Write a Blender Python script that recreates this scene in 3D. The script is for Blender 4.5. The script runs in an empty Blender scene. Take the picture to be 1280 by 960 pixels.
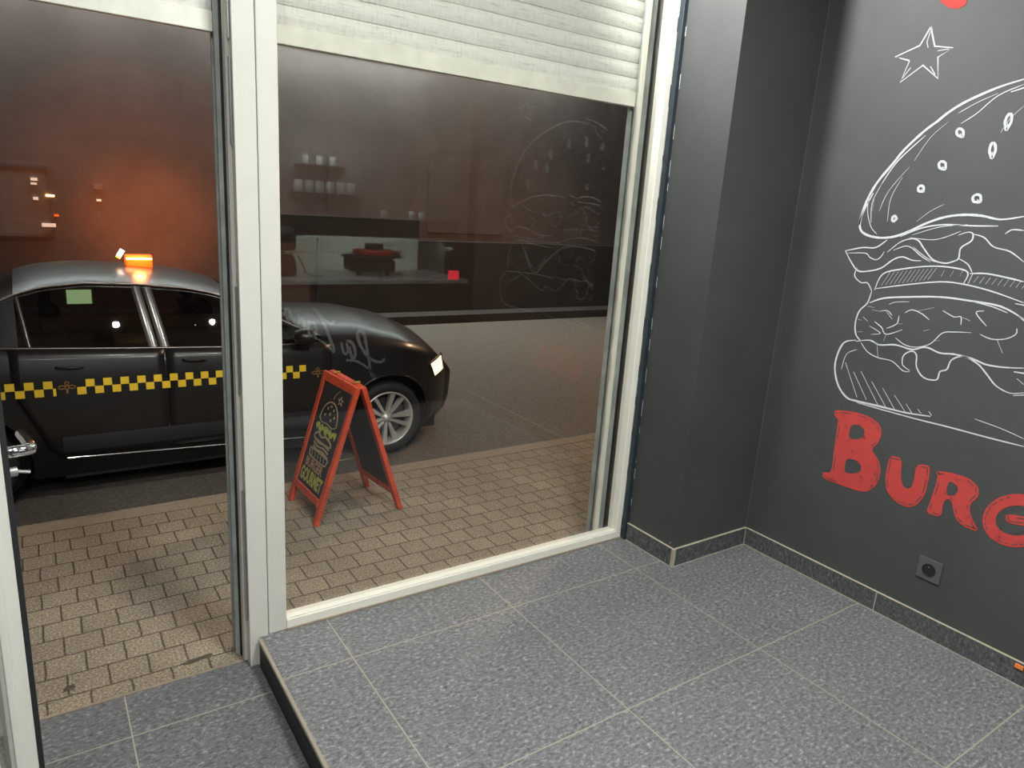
import bpy, math, random
from mathutils import Vector, Matrix
from mathutils.geometry import tessellate_polygon
random.seed(7)
# All drawing numbers below are in a working unit read off the floor tiles; one unit is 1.3 m
# (80 cm tiles), and every helper multiplies by U when it creates geometry.
U = 1.3
SC = bpy.context.scene
COL = SC.collection
CAM_POS = (-0.72754, -2.05914, 1.39699)
CAM_ROWS = [[0.8285919, -0.5560664, 0.065005], [-0.0859759, -0.2411185, -0.9666799], [0.5532122, 0.7953942, -0.2475971]]
# ------------------------------------------------------------------ camera
cd = bpy.data.cameras.new('camera'); cam = bpy.data.objects.new('camera', cd); COL.objects.link(cam)
cd.sensor_width = 36.0; cd.lens = 883.02 / 1280 * 36.0; cd.clip_start = 0.02; cd.clip_end = 100
r0, r1, r2 = [Vector(r) for r in CAM_ROWS]
m3 = Matrix((r0, -r1, -r2)).transposed()
cam.matrix_world = Matrix.Translation(Vector(CAM_POS) * U) @ m3.to_4x4()
SC.camera = cam
SC.view_settings.view_transform = 'Standard'; SC.view_settings.look = 'None'
SC.view_settings.gamma = 1; SC.view_settings.use_curve_mapping = False
SC.view_settings.exposure = 0.15
# ------------------------------------------------------------------ world (night sky)
w = bpy.data.worlds.new('night'); SC.world = w; w.use_nodes = True
w.node_tree.nodes['Background'].inputs[0].default_value = (0.030, 0.022, 0.020, 1)
w.node_tree.nodes['Background'].inputs[1].default_value = 1.2
# ------------------------------------------------------------------ lights
def light(name, kind, loc, energy, color, size=None, size_y=None, target=None, spot=None, blend=0.6, radius=None):
    d = bpy.data.lights.new(name, kind); d.energy = energy; d.color = color
    if kind == 'AREA':
        d.shape = 'RECTANGLE'; d.size = size * U; d.size_y = (size_y or size) * U
    if kind in ('SPOT', 'POINT') and radius is not None: d.shadow_soft_size = radius * U
    if kind == 'SPOT': d.spot_size = math.radians(spot); d.spot_blend = blend
    o = bpy.data.objects.new(name, d); COL.objects.link(o); o.location = Vector(loc) * U
    if target is not None:
        o.rotation_euler = (Vector(target) - Vector(loc)).to_track_quat('-Z', 'Y').to_euler()
    return o
COOL = (0.98, 1.0, 0.95)
light('ceiling_light', 'AREA', (0.35, -1.45, 2.57), 95, COOL, 0.40, 0.40, (0.35, -1.45, 0))
light('ceiling_light', 'AREA', (-0.55, -3.3, 2.57), 60, COOL, 0.40, 0.40, (-0.55, -3.3, 0))
light('window_head_spot', 'SPOT', (0.72, -0.16, 2.46), 150, COOL, target=(1.62, -0.45, 2.02), spot=105, blend=0.9, radius=0.06)
light('back_wall_washer', 'AREA', (1.35, -3.44, 2.54), 105, COOL, 1.7, 0.08, (1.35, -3.56, 1.2))
light('counter_letter_fill', 'SPOT', (0.95, -0.95, 2.50), 170, COOL, target=(1.05, -2.15, 0.45), spot=42, blend=0.8, radius=0.05)  # added spot to brighten the La Zone lettering in the reflection
light('jar_fill_light', 'AREA', (1.28, -3.36, 1.80), 5, COOL, 0.6, 0.05, (1.28, -3.55, 1.45))  # added light to lift the mirrored jars
light('kitchen_light', 'AREA', (1.6, -3.15, 1.04), 24, (0.9, 1, 0.85), 1.2, 0.2, (1.6, -3.35, 0.7))
light('facade_haze_fill', 'AREA', (1.5, 6.36, 3.7), 850, (0.86, 1.0, 0.97), 9.0, 0.5, (1.5, 6.6, 0.9))  # added lamp imitating grey haze over the street, no real fitting
light('street_fill_spot', 'SPOT', (-0.12, 0.30, 2.55), 68, (1.0, 0.95, 0.85), target=(0.0, 1.5, 0.0), spot=125, blend=1, radius=0.022)
light('street_fill_spot', 'SPOT', (0.62, 0.30, 2.55), 68, (1.0, 0.95, 0.85), target=(0.5, 1.5, 0.0), spot=125, blend=1, radius=0.022)  # second added fill of the pair
light('ceiling_light', 'AREA', (-1.0, -1.5, 2.57), 38, COOL, 0.40, 0.40, (-1.0, -1.5, 0))  # lamp added to brighten the door post strip and lower floor
light('street_lamp_light', 'SPOT', (6.4, 3.6, 4.4), 1100, (1.0, 0.62, 0.36), target=(3.4, 3.0, 0), spot=130, blend=1, radius=0.1)
light('sign_haze_spot', 'SPOT', (-0.15, 2.66, 1.0), 380, (1.0, 0.24, 0.04), target=(0.30, 6.45, 1.20), spot=48, blend=1, radius=0.03)  # added beam on the facade imitating orange haze round the sign
light('sign_haze_core', 'SPOT', (-0.15, 2.66, 1.0), 700, (1.0, 0.26, 0.04), target=(0.36, 6.45, 1.0), spot=24, blend=1, radius=0.03)  # narrow added beam for the centre of that haze
light('roof_sign_spill', 'POINT', (-0.2, 2.40, 0.99), 5, (1.0, 0.30, 0.06), radius=0.03)
light('headlight_beam', 'SPOT', (1.62, 1.93, 0.30), 14, (1.0, 0.75, 0.5), target=(4.0, 1.8, -0.2), spot=75, blend=1, radius=0.03)
# ------------------------------------------------------------------ materials
def nt(name):
    m = bpy.data.materials.new(name); m.use_nodes = True
    return m, m.node_tree, m.node_tree.nodes['Principled BSDF']
def N(t, kind, **kw):
    n = t.nodes.new(kind)
    for k, v in kw.items():
        if k in n.inputs.keys() if isinstance(k, str) else False: n.inputs[k].default_value = v
        else: setattr(n, k, v)
    return n
def coords(t, scale=(1, 1, 1), loc=(0, 0, 0), rot=(0, 0, 0)):
    c = t.nodes.new('ShaderNodeTexCoord'); mp = t.nodes.new('ShaderNodeMapping')
    t.links.new(c.outputs['Object'], mp.inputs['Vector'])
    mp.inputs['Scale'].default_value = tuple(s / U for s in scale)
    mp.inputs['Location'].default_value = loc; mp.inputs['Rotation'].default_value = rot
    return mp.outputs['Vector']
def ramp(t, fac, stops):
    r = t.nodes.new('ShaderNodeValToRGB'); t.links.new(fac, r.inputs['Fac'])
    e = r.color_ramp.elements
    while len(e) < len(stops): e.new(0.5)
    for el, (p, c) in zip(e, stops):
        el.position = p; el.color = (c[0], c[1], c[2], 1) if hasattr(c, '__len__') else (c, c, c, 1)
    return r.outputs['Color']
def noise(t, vec, scale, detail=3, rough=0.6):
    n = t.nodes.new('ShaderNodeTexNoise'); t.links.new(vec, n.inputs['Vector'])
    n.inputs['Scale'].default_value = scale; n.inputs['Detail'].default_value = detail; n.inputs['Roughness'].default_value = rough
    return n.outputs['Fac']
def mix(t, fac, a, b, mode='MIX'):
    n = t.nodes.new('ShaderNodeMix'); n.data_type = 'RGBA'; n.blend_type = mode
    for sock, v in ((n.inputs[0], fac), (n.inputs[6], a), (n.inputs[7], b)):
        if isinstance(v, (int, float)): sock.default_value = v
        elif isinstance(v, tuple): sock.default_value = (v[0], v[1], v[2], 1)
        else: t.links.new(v, sock)
    return n.outputs[2]
def bump(t, bsdf, h, strength, dist=0.002):
    b = t.nodes.new('ShaderNodeBump'); b.inputs['Strength'].default_value = strength; b.inputs['Distance'].default_value = dist
    t.links.new(h, b.inputs['Height']); t.links.new(b.outputs['Normal'], bsdf.inputs['Normal'])
def plain(name, col, rough=0.5, metal=0.0, var=0.08, scale=12, spec=None, coat=0.0, bmp=0.0):
    m, t, b = nt(name)
    v = coords(t); f = noise(t, v, scale)
    c = ramp(t, f, [(0.3, tuple(x * (1 - var) for x in col)), (0.7, tuple(min(1, x * (1 + var)) for x in col))])
    t.links.new(c, b.inputs['Base Color'])
    b.inputs['Roughness'].default_value = rough; b.inputs['Metallic'].default_value = metal
    if spec is not None: b.inputs['Specular IOR Level'].default_value = spec
    b.inputs['Coat Weight'].default_value = coat; b.inputs['Coat Roughness'].default_value = 0.12
    if bmp: bump(t, b, noise(t, v, scale * 6), bmp)
    return m
def emit(name, col, strength):
    m, t, b = nt(name)
    f = noise(t, coords(t), 20, 1)
    c = ramp(t, f, [(0.2, tuple(x * 0.94 for x in col)), (0.8, col)])
    t.links.new(c, b.inputs['Emission Color']); b.inputs['Emission Strength'].default_value = strength
    b.inputs['Base Color'].default_value = (*col, 1); b.inputs['Roughness'].default_value = 0.5
    return m
def glass(name, tint=(1, 1, 1), f0=0.04, rough=0.0):
    # thin pane: Schlick reflection over straight transmission
    m = bpy.data.materials.new(name); m.use_nodes = True; t = m.node_tree; t.nodes.clear()
    out = t.nodes.new('ShaderNodeOutputMaterial'); mx = t.nodes.new('ShaderNodeMixShader')
    tr = t.nodes.new('ShaderNodeBsdfTransparent'); gl = t.nodes.new('ShaderNodeBsdfGlossy')
    tr.inputs[0].default_value = (*tint, 1); gl.inputs['Roughness'].default_value = rough
    g = t.nodes.new('ShaderNodeNewGeometry'); d = t.nodes.new('ShaderNodeVectorMath'); d.operation = 'DOT_PRODUCT'
    t.links.new(g.outputs['Normal'], d.inputs[0]); t.links.new(g.outputs['Incoming'], d.inputs[1])
    def M(op, a, b=0.0):
        n = t.nodes.new('ShaderNodeMath'); n.operation = op
        for i, v in enumerate((a, b)):
            if isinstance(v, float): n.inputs[i].default_value = v
            else: t.links.new(v, n.inputs[i])
        return n.outputs[0]
    ab = M('ABSOLUTE', d.outputs['Value']); om = M('SUBTRACT', 1.0, ab); p5 = M('POWER', om, 5.0)
    fac = M('ADD', M('MULTIPLY', p5, 1.0 - f0), f0)
    t.links.new(fac, mx.inputs[0]); t.links.new(tr.outputs[0], mx.inputs[1]); t.links.new(gl.outputs[0], mx.inputs[2])
    t.links.new(mx.outputs[0], out.inputs[0])
    return m
def tile_floor(name, x0, y0, size, base=1.0, rough=0.36, gx=None):
    m, t, b = nt(name)
    v = coords(t, loc=(-x0, -y0, 0))
    br = t.nodes.new('ShaderNodeTexBrick'); t.links.new(v, br.inputs['Vector'])
    br.offset = 0; br.squash = 1
    br.inputs['Scale'].default_value = 1; br.inputs['Brick Width'].default_value = size; br.inputs['Row Height'].default_value = size
    br.inputs['Mortar Size'].default_value = 0.0022; br.inputs['Mortar Smooth'].default_value = 0.1
    v2 = coords(t, scale=(1, 1.7, 1)); v3 = coords(t, scale=(1, 1.5, 1), rot=(0, 0, 0.5))
    n1 = noise(t, v2, 60, 4, 0.75); n2 = noise(t, v3, 34, 6, 0.85); n3 = noise(t, v3, 2.2, 2)
    c1 = ramp(t, n1, [(0.30, (0.030 * base, 0.032 * base, 0.038 * base)), (0.46, (0.115 * base, 0.117 * base, 0.121 * base)), (0.56, (0.148 * base, 0.151 * base, 0.157 * base)), (0.70, (0.34 * base, 0.345 * base, 0.36 * base))])
    c2 = ramp(t, n2, [(0.58, (0, 0, 0)), (0.72, (1, 1, 1))])
    c = mix(t, c2, c1, (0.42 * base, 0.42 * base, 0.44 * base))
    c = mix(t, 0.25, c, ramp(t, n3, [(0.3, (0.5, 0.5, 0.5)), (0.7, (1, 1, 1))]), 'MULTIPLY')
    c = mix(t, br.outputs['Fac'], c, (0.34, 0.32, 0.26))
    t.links.new(c, b.inputs['Base Color'])
    b.inputs['Specular IOR Level'].default_value = 0.35
    rr = ramp(t, n1, [(0.3, (rough,) * 3), (0.8, (rough + 0.16,) * 3)]); t.links.new(rr, b.inputs['Roughness'])
    return m
def pavers(name):
    m, t, b = nt(name)
    v = coords(t, loc=(0.734 - 0.11 * 0.0, -0.0055, 0))
    wob = t.nodes.new('ShaderNodeVectorMath'); wob.operation = 'ADD'
    nz = t.nodes.new('ShaderNodeTexNoise'); nz.inputs['Scale'].default_value = 18; t.links.new(v, nz.inputs['Vector'])
    sc = t.nodes.new('ShaderNodeVectorMath'); sc.operation = 'SCALE'; sc.inputs['Scale'].default_value = 0.006
    t.links.new(nz.outputs['Color'], sc.inputs[0]); t.links.new(v, wob.inputs[0]); t.links.new(sc.outputs[0], wob.inputs[1])
    br = t.nodes.new('ShaderNodeTexBrick'); t.links.new(wob.outputs[0], br.inputs['Vector']); br.offset = 0.5; br.squash = 1
    br.inputs['Scale'].default_value = 1; br.inputs['Brick Width'].default_value = 0.11; br.inputs['Row Height'].default_value = 0.109
    br.inputs['Mortar Size'].default_value = 0.0048; br.inputs['Mortar Smooth'].default_value = 0.9; br.inputs['Bias'].default_value = 0
    br.inputs['Color1'].default_value = (0.235, 0.195, 0.145, 1); br.inputs['Color2'].default_value = (0.275, 0.230, 0.175, 1); br.inputs['Mortar'].default_value = (0.075, 0.058, 0.042, 1)
    n1 = noise(t, v, 130, 3, 0.75); n2 = noise(t, v, 3.0, 3)
    c = mix(t, 0.75, br.outputs['Color'], ramp(t, n1, [(0.32, (0.25, 0.25, 0.25)), (0.5, (0.95, 0.95, 0.95)), (0.66, (2.2, 2.2, 2.2))]), 'MULTIPLY')
    c = mix(t, 0.5, c, ramp(t, n2, [(0.3, (0.6, 0.6, 0.6)), (0.7, (1.1, 1.1, 1.1))]), 'MULTIPLY')
    t.links.new(c, b.inputs['Base Color']); b.inputs['Roughness'].default_value = 0.8
    inv = mix(t, br.outputs['Fac'], (1, 1, 1), (0, 0, 0)); bump(t, b, inv, 0.8, 0.004)
    return m
def chalky(name, col, cut=0.42, wall=(0.03, 0.031, 0.032), scale=60):
    m, t, b = nt(name)
    f = noise(t, coords(t, scale=(1, 1, 1)), scale, 4, 0.7)
    c = ramp(t, f, [(cut - 0.12, wall), (cut, col), (0.8, tuple(min(1, x * 1.15) for x in col))])
    t.links.new(c, b.inputs['Base Color']); b.inputs['Roughness'].default_value = 0.8
    return m
MT = dict(
    wall_black=plain('matt_black_wall_paint', (0.056, 0.058, 0.058), 0.58, var=0.10, scale=4, bmp=0.05),
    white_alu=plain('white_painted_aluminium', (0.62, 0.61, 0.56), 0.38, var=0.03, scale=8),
    cream_alu=plain('cream_white_rail_aluminium', (0.80, 0.78, 0.70), 0.35, var=0.03, scale=8),  # paler cream aluminium for the window rails
    grey_alu=plain('weathered_grey_aluminium', (0.36, 0.38, 0.36), 0.5, var=0.25, scale=9),
    steel=plain('brushed_steel', (0.55, 0.55, 0.56), 0.3, 1.0, var=0.1),
    chrome=plain('chrome', (0.75, 0.76, 0.77), 0.12, 1.0, var=0.02),
    rubber=plain('black_rubber_gasket', (0.012, 0.013, 0.015), 0.6),
    navy=plain('dark_blue_black_sealant', (0.018, 0.026, 0.034), 0.5, var=0.3, scale=30),
    caulk=plain('cracked_white_caulk', (0.4, 0.42, 0.42), 0.8, var=0.3, scale=50),
    ceiling=plain('white_ceiling_paint', (0.45, 0.46, 0.46), 0.9),
    pane=glass('clear_window_pane', (0.96, 0.96, 0.95), 0.044),
    car_glass=glass('tinted_car_glass', (0.30, 0.31, 0.31), 0.07, 0.01),
    car_black=plain('glossy_black_car_paint', (0.014, 0.013, 0.013), 0.33, spec=0.4, coat=0.15, var=0.05),
    black_plastic=plain('black_plastic', (0.014, 0.014, 0.015), 0.45),
    tyre=plain('tyre_rubber', (0.018, 0.018, 0.018), 0.75, bmp=0.2, scale=30),
    alloy=plain('silver_alloy', (0.70, 0.69, 0.67), 0.38, 0.5),
    pillar=plain('satin_pillar_trim', (0.05, 0.048, 0.048), 0.25, 0.3, coat=0.5),
    yellow=plain('yellow_vinyl', (0.90, 0.60, 0.03), 0.5, var=0.06),
    red_wood=plain('red_stained_wood', (0.62, 0.075, 0.03), 0.5, var=0.25, scale=14),
    slate=plain('blackboard_slate', (0.022, 0.022, 0.026), 0.6, var=0.2),
    chalk=chalky('white_chalk_paint', (0.52, 0.53, 0.54), 0.36),
    chalk_soft=chalky('beige_chalk', (0.42, 0.33, 0.20), 0.40, (0.1, 0.08, 0.05), 90),
    chalk_lime=chalky('lime_chalk', (0.48, 0.50, 0.10), 0.40, (0.15, 0.14, 0.03), 90),
    chalk_pink=chalky('pink_chalk', (0.50, 0.28, 0.18), 0.40, (0.15, 0.08, 0.05), 90),
    red_paint=chalky('red_brushed_paint', (0.46, 0.045, 0.04), 0.40, (0.16, 0.02, 0.02), 26),
    kitchen_tile=plain('white_glazed_kitchen_tile', (0.75, 0.78, 0.72), 0.3),
    counter_top=plain('pale_stone_worktop', (0.42, 0.44, 0.42), 0.3, var=0.3, scale=20),
    counter=plain('black_counter_panel', (0.018, 0.018, 0.020), 0.5),
    letter=plain('silver_grey_lettering', (0.92, 0.92, 0.92), 0.5),
    dark_metal=plain('dark_equipment_metal', (0.05, 0.05, 0.055), 0.4, 0.3),
    red_enamel=plain('red_enamel', (0.5, 0.03, 0.02), 0.3),
    cup=plain('frosted_glass', (0.62, 0.70, 0.72), 0.2, spec=0.9),
    paper=plain('white_paper', (0.8, 0.78, 0.72), 0.6),
    cardboard=plain('beige_cardboard', (0.5, 0.40, 0.25), 0.7),
    asphalt=plain('rough_asphalt', (0.11, 0.095, 0.082), 0.85, var=0.35, scale=60, bmp=0.6),
    light_wall=plain('grey_wall_paint', (0.20, 0.205, 0.20), 0.8),
    kerb=plain('concrete_kerb', (0.26, 0.215, 0.165), 0.85, var=0.12, scale=40),
    facade=plain('brown_rendered_facade', (0.13, 0.095, 0.085), 0.85, var=0.15, scale=2.2),
    facade_dark=plain('dark_facade_base', (0.035, 0.028, 0.026), 0.8, var=0.2, scale=3),
    seat=plain('grey_car_seat', (0.03, 0.03, 0.03), 0.8),
    shop_inside=plain('dim_shop_interior', (0.16, 0.13, 0.12), 0.7),
    outlet=plain('anthracite_plastic', (0.085, 0.087, 0.090), 0.35),
    e_white=emit('white_lamp_glass', (1.0, 0.97, 0.95), 6),
    e_orange=emit('amber_light_bar', (1.0, 0.62, 0.22), 7),
    e_orange_deep=emit('amber_lens', (0.9, 0.14, 0.01), 0.55),
    e_head=emit('warm_headlamp', (1.0, 0.72, 0.42), 2.2),
    e_red=emit('red_lamp_lens', (1.0, 0.03, 0.06), 5.0),
    e_green=emit('pale_green_reflection_panel', (0.62, 0.85, 0.42), 3.2),
    e_screen=emit('phone_screen', (0.75, 0.70, 0.9), 3.0),
    e_dim=emit('dim_shop_lamp', (0.7, 0.6, 0.5), 0.5),
    e_panel=emit('led_ceiling_panel', (0.94, 1.0, 0.93), 5),
)
MT['tile'] = tile_floor('speckled_grey_floor_tile', 0.004, -0.244, 0.6, 1.35, 0.38)
MT['tile_low'] = tile_floor('speckled_grey_entrance_tile', -0.600, -0.153, 0.6, 1.1, 0.42)
MT['skirting'] = tile_floor('speckled_dark_skirting_tile', 5, 5, 50, 0.68, 0.3)
MT['paver'] = pavers('brown_concrete_pavers')
# shutter paint with dirt streaks
m, t, b = nt('dirty_white_shutter_paint')
v = coords(t, scale=(1, 1, 1)); f = noise(t, coords(t, scale=(3, 1, 40)), 3, 5, 0.7); g = noise(t, coords(t, scale=(30, 1, 6)), 4, 3, 0.7)
c = ramp(t, f, [(0.28, (0.50, 0.50, 0.47)), (0.45, (0.80, 0.79, 0.74)), (0.8, (0.88, 0.87, 0.82))])
c = mix(t, 0.6, c, ramp(t, g, [(0.3, (0.72, 0.73, 0.72)), (0.5, (1, 1, 1))]), 'MULTIPLY')
t.links.new(c, b.inputs['Base Color']); b.inputs['Roughness'].default_value = 0.5
MT['shutter'] = m
# ------------------------------------------------------------------ builders
class MB:
    def __init__(s): s.v = []; s.f = []
    def add(s, vs, fs):
        o = len(s.v); s.v += [tuple(p) for p in vs]; s.f += [tuple(i + o for i in f) for f in fs]; return s
    def box(s, x0, x1, y0, y1, z0, z1):
        vs = [(x, y, z) for x in (x0, x1) for y in (y0, y1) for z in (z0, z1)]
        return s.add(vs, [(0, 1, 3, 2), (4, 6, 7, 5), (0, 4, 5, 1), (2, 3, 7, 6), (0, 2, 6, 4), (1, 5, 7, 3)])
    def obox(s, c, ax, ay, az):      # centre and three half-axis vectors
        c, ax, ay, az = map(Vector, (c, ax, ay, az))
        vs = [c + i * ax + j * ay + k * az for i in (-1, 1) for j in (-1, 1) for k in (-1, 1)]
        return s.add(vs, [(0, 1, 3, 2), (4, 6, 7, 5), (0, 4, 5, 1), (2, 3, 7, 6), (0, 2, 6, 4), (1, 5, 7, 3)])
    def bar(s, a, b, w, d, side=(0, 1, 0)):    # box beam from a to b
        a, b = Vector(a), Vector(b); ax = (b - a) / 2; sd = Vector(side); n = ax.cross(sd).normalized(); sd = n.cross(ax).normalized()
        return s.obox((a + b) / 2, ax, sd * w / 2, n * d / 2)
    def tube(s, pts, r, n=8, closed=False):
        pts = [Vector(p) for p in pts]; rings = []
        for i, p in enumerate(pts):
            if closed: d = pts[(i + 1) % len(pts)] - pts[i - 1]
            else: d = pts[min(i + 1, len(pts) - 1)] - pts[max(i - 1, 0)]
            d.normalize(); up = Vector((0, 0, 1)) if abs(d.z) < 0.9 else Vector((1, 0, 0))
            a = d.cross(up).normalized(); bb = d.cross(a)
            rr = r[i] if hasattr(r, '__len__') else r
            rings.append([p + rr * (a * math.cos(2 * math.pi * k / n) + bb * math.sin(2 * math.pi * k / n)) for k in range(n)])
        vs = [q for g in rings for q in g]; fs = []
        for i in range(len(pts) - (0 if closed else 1)):
            j = (i + 1) % len(pts)
            for k in range(n): fs.append((i * n + k, i * n + (k + 1) % n, j * n + (k + 1) % n, j * n + k))
        if not closed: fs += [tuple(range(n)), tuple(range((len(pts) - 1) * n, len(pts) * n))]
        return s.add(vs, fs)
    def lathe(s, prof, c, axis='z', n=24):     # profile of (radius, height) about an axis through c
        vs = []; c = Vector(c)
        for r, h in prof:
            for k in range(n):
                a = 2 * math.pi * k / n; x, y = r * math.cos(a), r * math.sin(a)
                vs.append(c + (Vector((x, y, h)) if axis == 'z' else Vector((x, h, y)) if axis == 'y' else Vector((h, x, y))))
        fs = [(i * n + k, i * n + (k + 1) % n, (i + 1) * n + (k + 1) % n, (i + 1) * n + k) for i in range(len(prof) - 1) for k in range(n)]
        return s.add(vs, fs)
    def grid(s, fn, us, ws, flip=False):
        vs = [fn(u, w_) for u in us for w_ in ws]; n = len(ws)
        fs = [(i * n + j, i * n + j + 1, (i + 1) * n + j + 1, (i + 1) * n + j) for i in range(len(us) - 1) for j in range(n - 1)]
        return s.add(vs, fs)
    def poly(s, loops, fn, depth_fn=None):     # filled outline with holes, given a thickness
        flat = [p for l in loops for p in l]
        tri = tessellate_polygon([[Vector((p[0], p[1], 0)) for p in l] for l in loops])
        s.add([fn(p[0], p[1], 0) for p in flat], [tuple(t_) for t_ in tri])
        o = 0
        for l in loops:
            n = len(l)
            s.add([fn(p[0], p[1], 0) for p in l] + [fn(p[0], p[1], 1) for p in l], [(i, (i + 1) % n, n + (i + 1) % n, n + i) for i in range(n)])
        return s
    def stroke(s, pts, w, fn, taper=True, sub=4):   # brush stroke with a slight relief on a flat surface
        P = [Vector((a, b_)) for a, b_ in pts]
        if len(P) > 2 and sub > 1:                  # Catmull-Rom smoothing
            Q = []
            for i in range(len(P) - 1):
                p0, p1, p2, p3 = P[max(i - 1, 0)], P[i], P[i + 1], P[min(i + 2, len(P) - 1)]
                for k in range(sub):
                    t_ = k / sub
                    Q.append(0.5 * ((2 * p1) + (p2 - p0) * t_ + (2 * p0 - 5 * p1 + 4 * p2 - p3) * t_ ** 2 + (3 * p1 - p0 - 3 * p2 + p3) * t_ ** 3))
            Q.append(P[-1]); P = Q
        n = len(P); L = []; R_ = []
        for i, p in enumerate(P):
            d = P[min(i + 1, n - 1)] - P[max(i - 1, 0)]
            if d.length < 1e-9: d = Vector((1, 0))
            d.normalize(); nn = Vector((-d.y, d.x))
            k = i / (n - 1)
            ww = w / 2 * ((0.45 + 0.55 * min(1, 6 * k, 6 * (1 - k))) if taper else 1) * (0.88 + 0.24 * random.random() * (1 if n > 4 else 0))
            L.append(p + nn * ww); R_.append(p - nn * ww)
        vs = [fn(p.x, p.y, 0) for p in L] + [fn(p.x, p.y, 0) for p in R_] + [fn(p.x, p.y, 1) for p in L] + [fn(p.x, p.y, 1) for p in R_]
        fs = []
        for i in range(n - 1):
            fs += [(i, i + 1, n + i + 1, n + i), (i, i + 1, 2 * n + i + 1, 2 * n + i), (n + i, n + i + 1, 3 * n + i + 1, 3 * n + i)]
        return s.add(vs, fs)
    def build(s, name, mat, parent=None, base=None, smooth=False, bevel=0, fix=True):
        me = bpy.data.meshes.new(name)
        off = Vector((0, 0, 0)); q = parent
        if parent is not None:
            off = ROOT[parent.name]
        elif base is not None: off = Vector(base)
        me.from_pydata([tuple((Vector(p) - off) * U) for p in s.v], [], s.f); me.update()
        if fix:
            import bmesh
            bm = bmesh.new(); bm.from_mesh(me); bmesh.ops.recalc_face_normals(bm, faces=bm.faces); bm.to_mesh(me); bm.free()
        me.materials.append(MT[mat] if isinstance(mat, str) else mat)
        if smooth:
            for p in me.polygons: p.use_smooth = True
        o = bpy.data.objects.new(name, me); COL.objects.link(o)
        if parent is not None: o.parent = parent
        else: o.location = off * U
        ROOT[o.name] = off
        if bevel:
            bv = o.modifiers.new('bevel', 'BEVEL'); bv.width = bevel * U; bv.segments = 2; bv.limit_method = 'ANGLE'
        return o
ROOT = {}
def thing(name, label, cat, loc, group=None):
    o = bpy.data.objects.new(name, None); COL.objects.link(o); o.location = Vector(loc) * U; ROOT[o.name] = Vector(loc)
    o.empty_display_size = 0.1
    return tag(o, label, cat, group)
def tag(o, label, cat, group=None):
    o['label'] = label; o['category'] = cat
    if group: o['group'] = group
    return o
def struct(o, label=None):
    o['kind'] = 'structure'
    if label: o['label'] = label
    return o
def dup(root, loc, label, group=None):
    r = root.copy(); COL.objects.link(r); r.location = Vector(loc) * U; r['label'] = label
    if group: r['group'] = group
    for ch in list(root.children):
        c = ch.copy(); COL.objects.link(c); c.parent = r
        for g in ch.children:
            d = g.copy(); COL.objects.link(d); d.parent = c
    return r
def interp(tab, x):
    if x <= tab[0][0]: return tab[0][1]
    for (a, va), (b_, vb) in zip(tab, tab[1:]):
        if x <= b_: 
            t_ = (x - a) / (b_ - a); t_ = t_ * t_ * (3 - 2 * t_) if False else t_
            return va + (vb - va) * t_
    return tab[-1][1]
def text_mesh(body, size, fn, spacing=1.0, bold=0.0):     # lettering as thin solid shapes; fn maps (u, v, depth 0..1) to space
    cu = bpy.data.curves.new('lettering', 'FONT'); cu.body = body; cu.size = size; cu.space_character = spacing; cu.offset = bold
    cu.resolution_u = 4
    o = bpy.data.objects.new('lettering', cu); COL.objects.link(o)
    me = bpy.data.meshes.new_from_object(o.evaluated_get(bpy.context.evaluated_depsgraph_get()))
    vs = [tuple(v_.co) for v_ in me.vertices]; fs = [tuple(p.vertices) for p in me.polygons]
    bpy.data.objects.remove(o); bpy.data.meshes.remove(me)
    x1 = max(v_[0] for v_ in vs); mb = MB()
    mb.add([fn(v_[0], v_[1], 0) for v_ in vs], fs); mb.w = x1
    return mb
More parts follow.
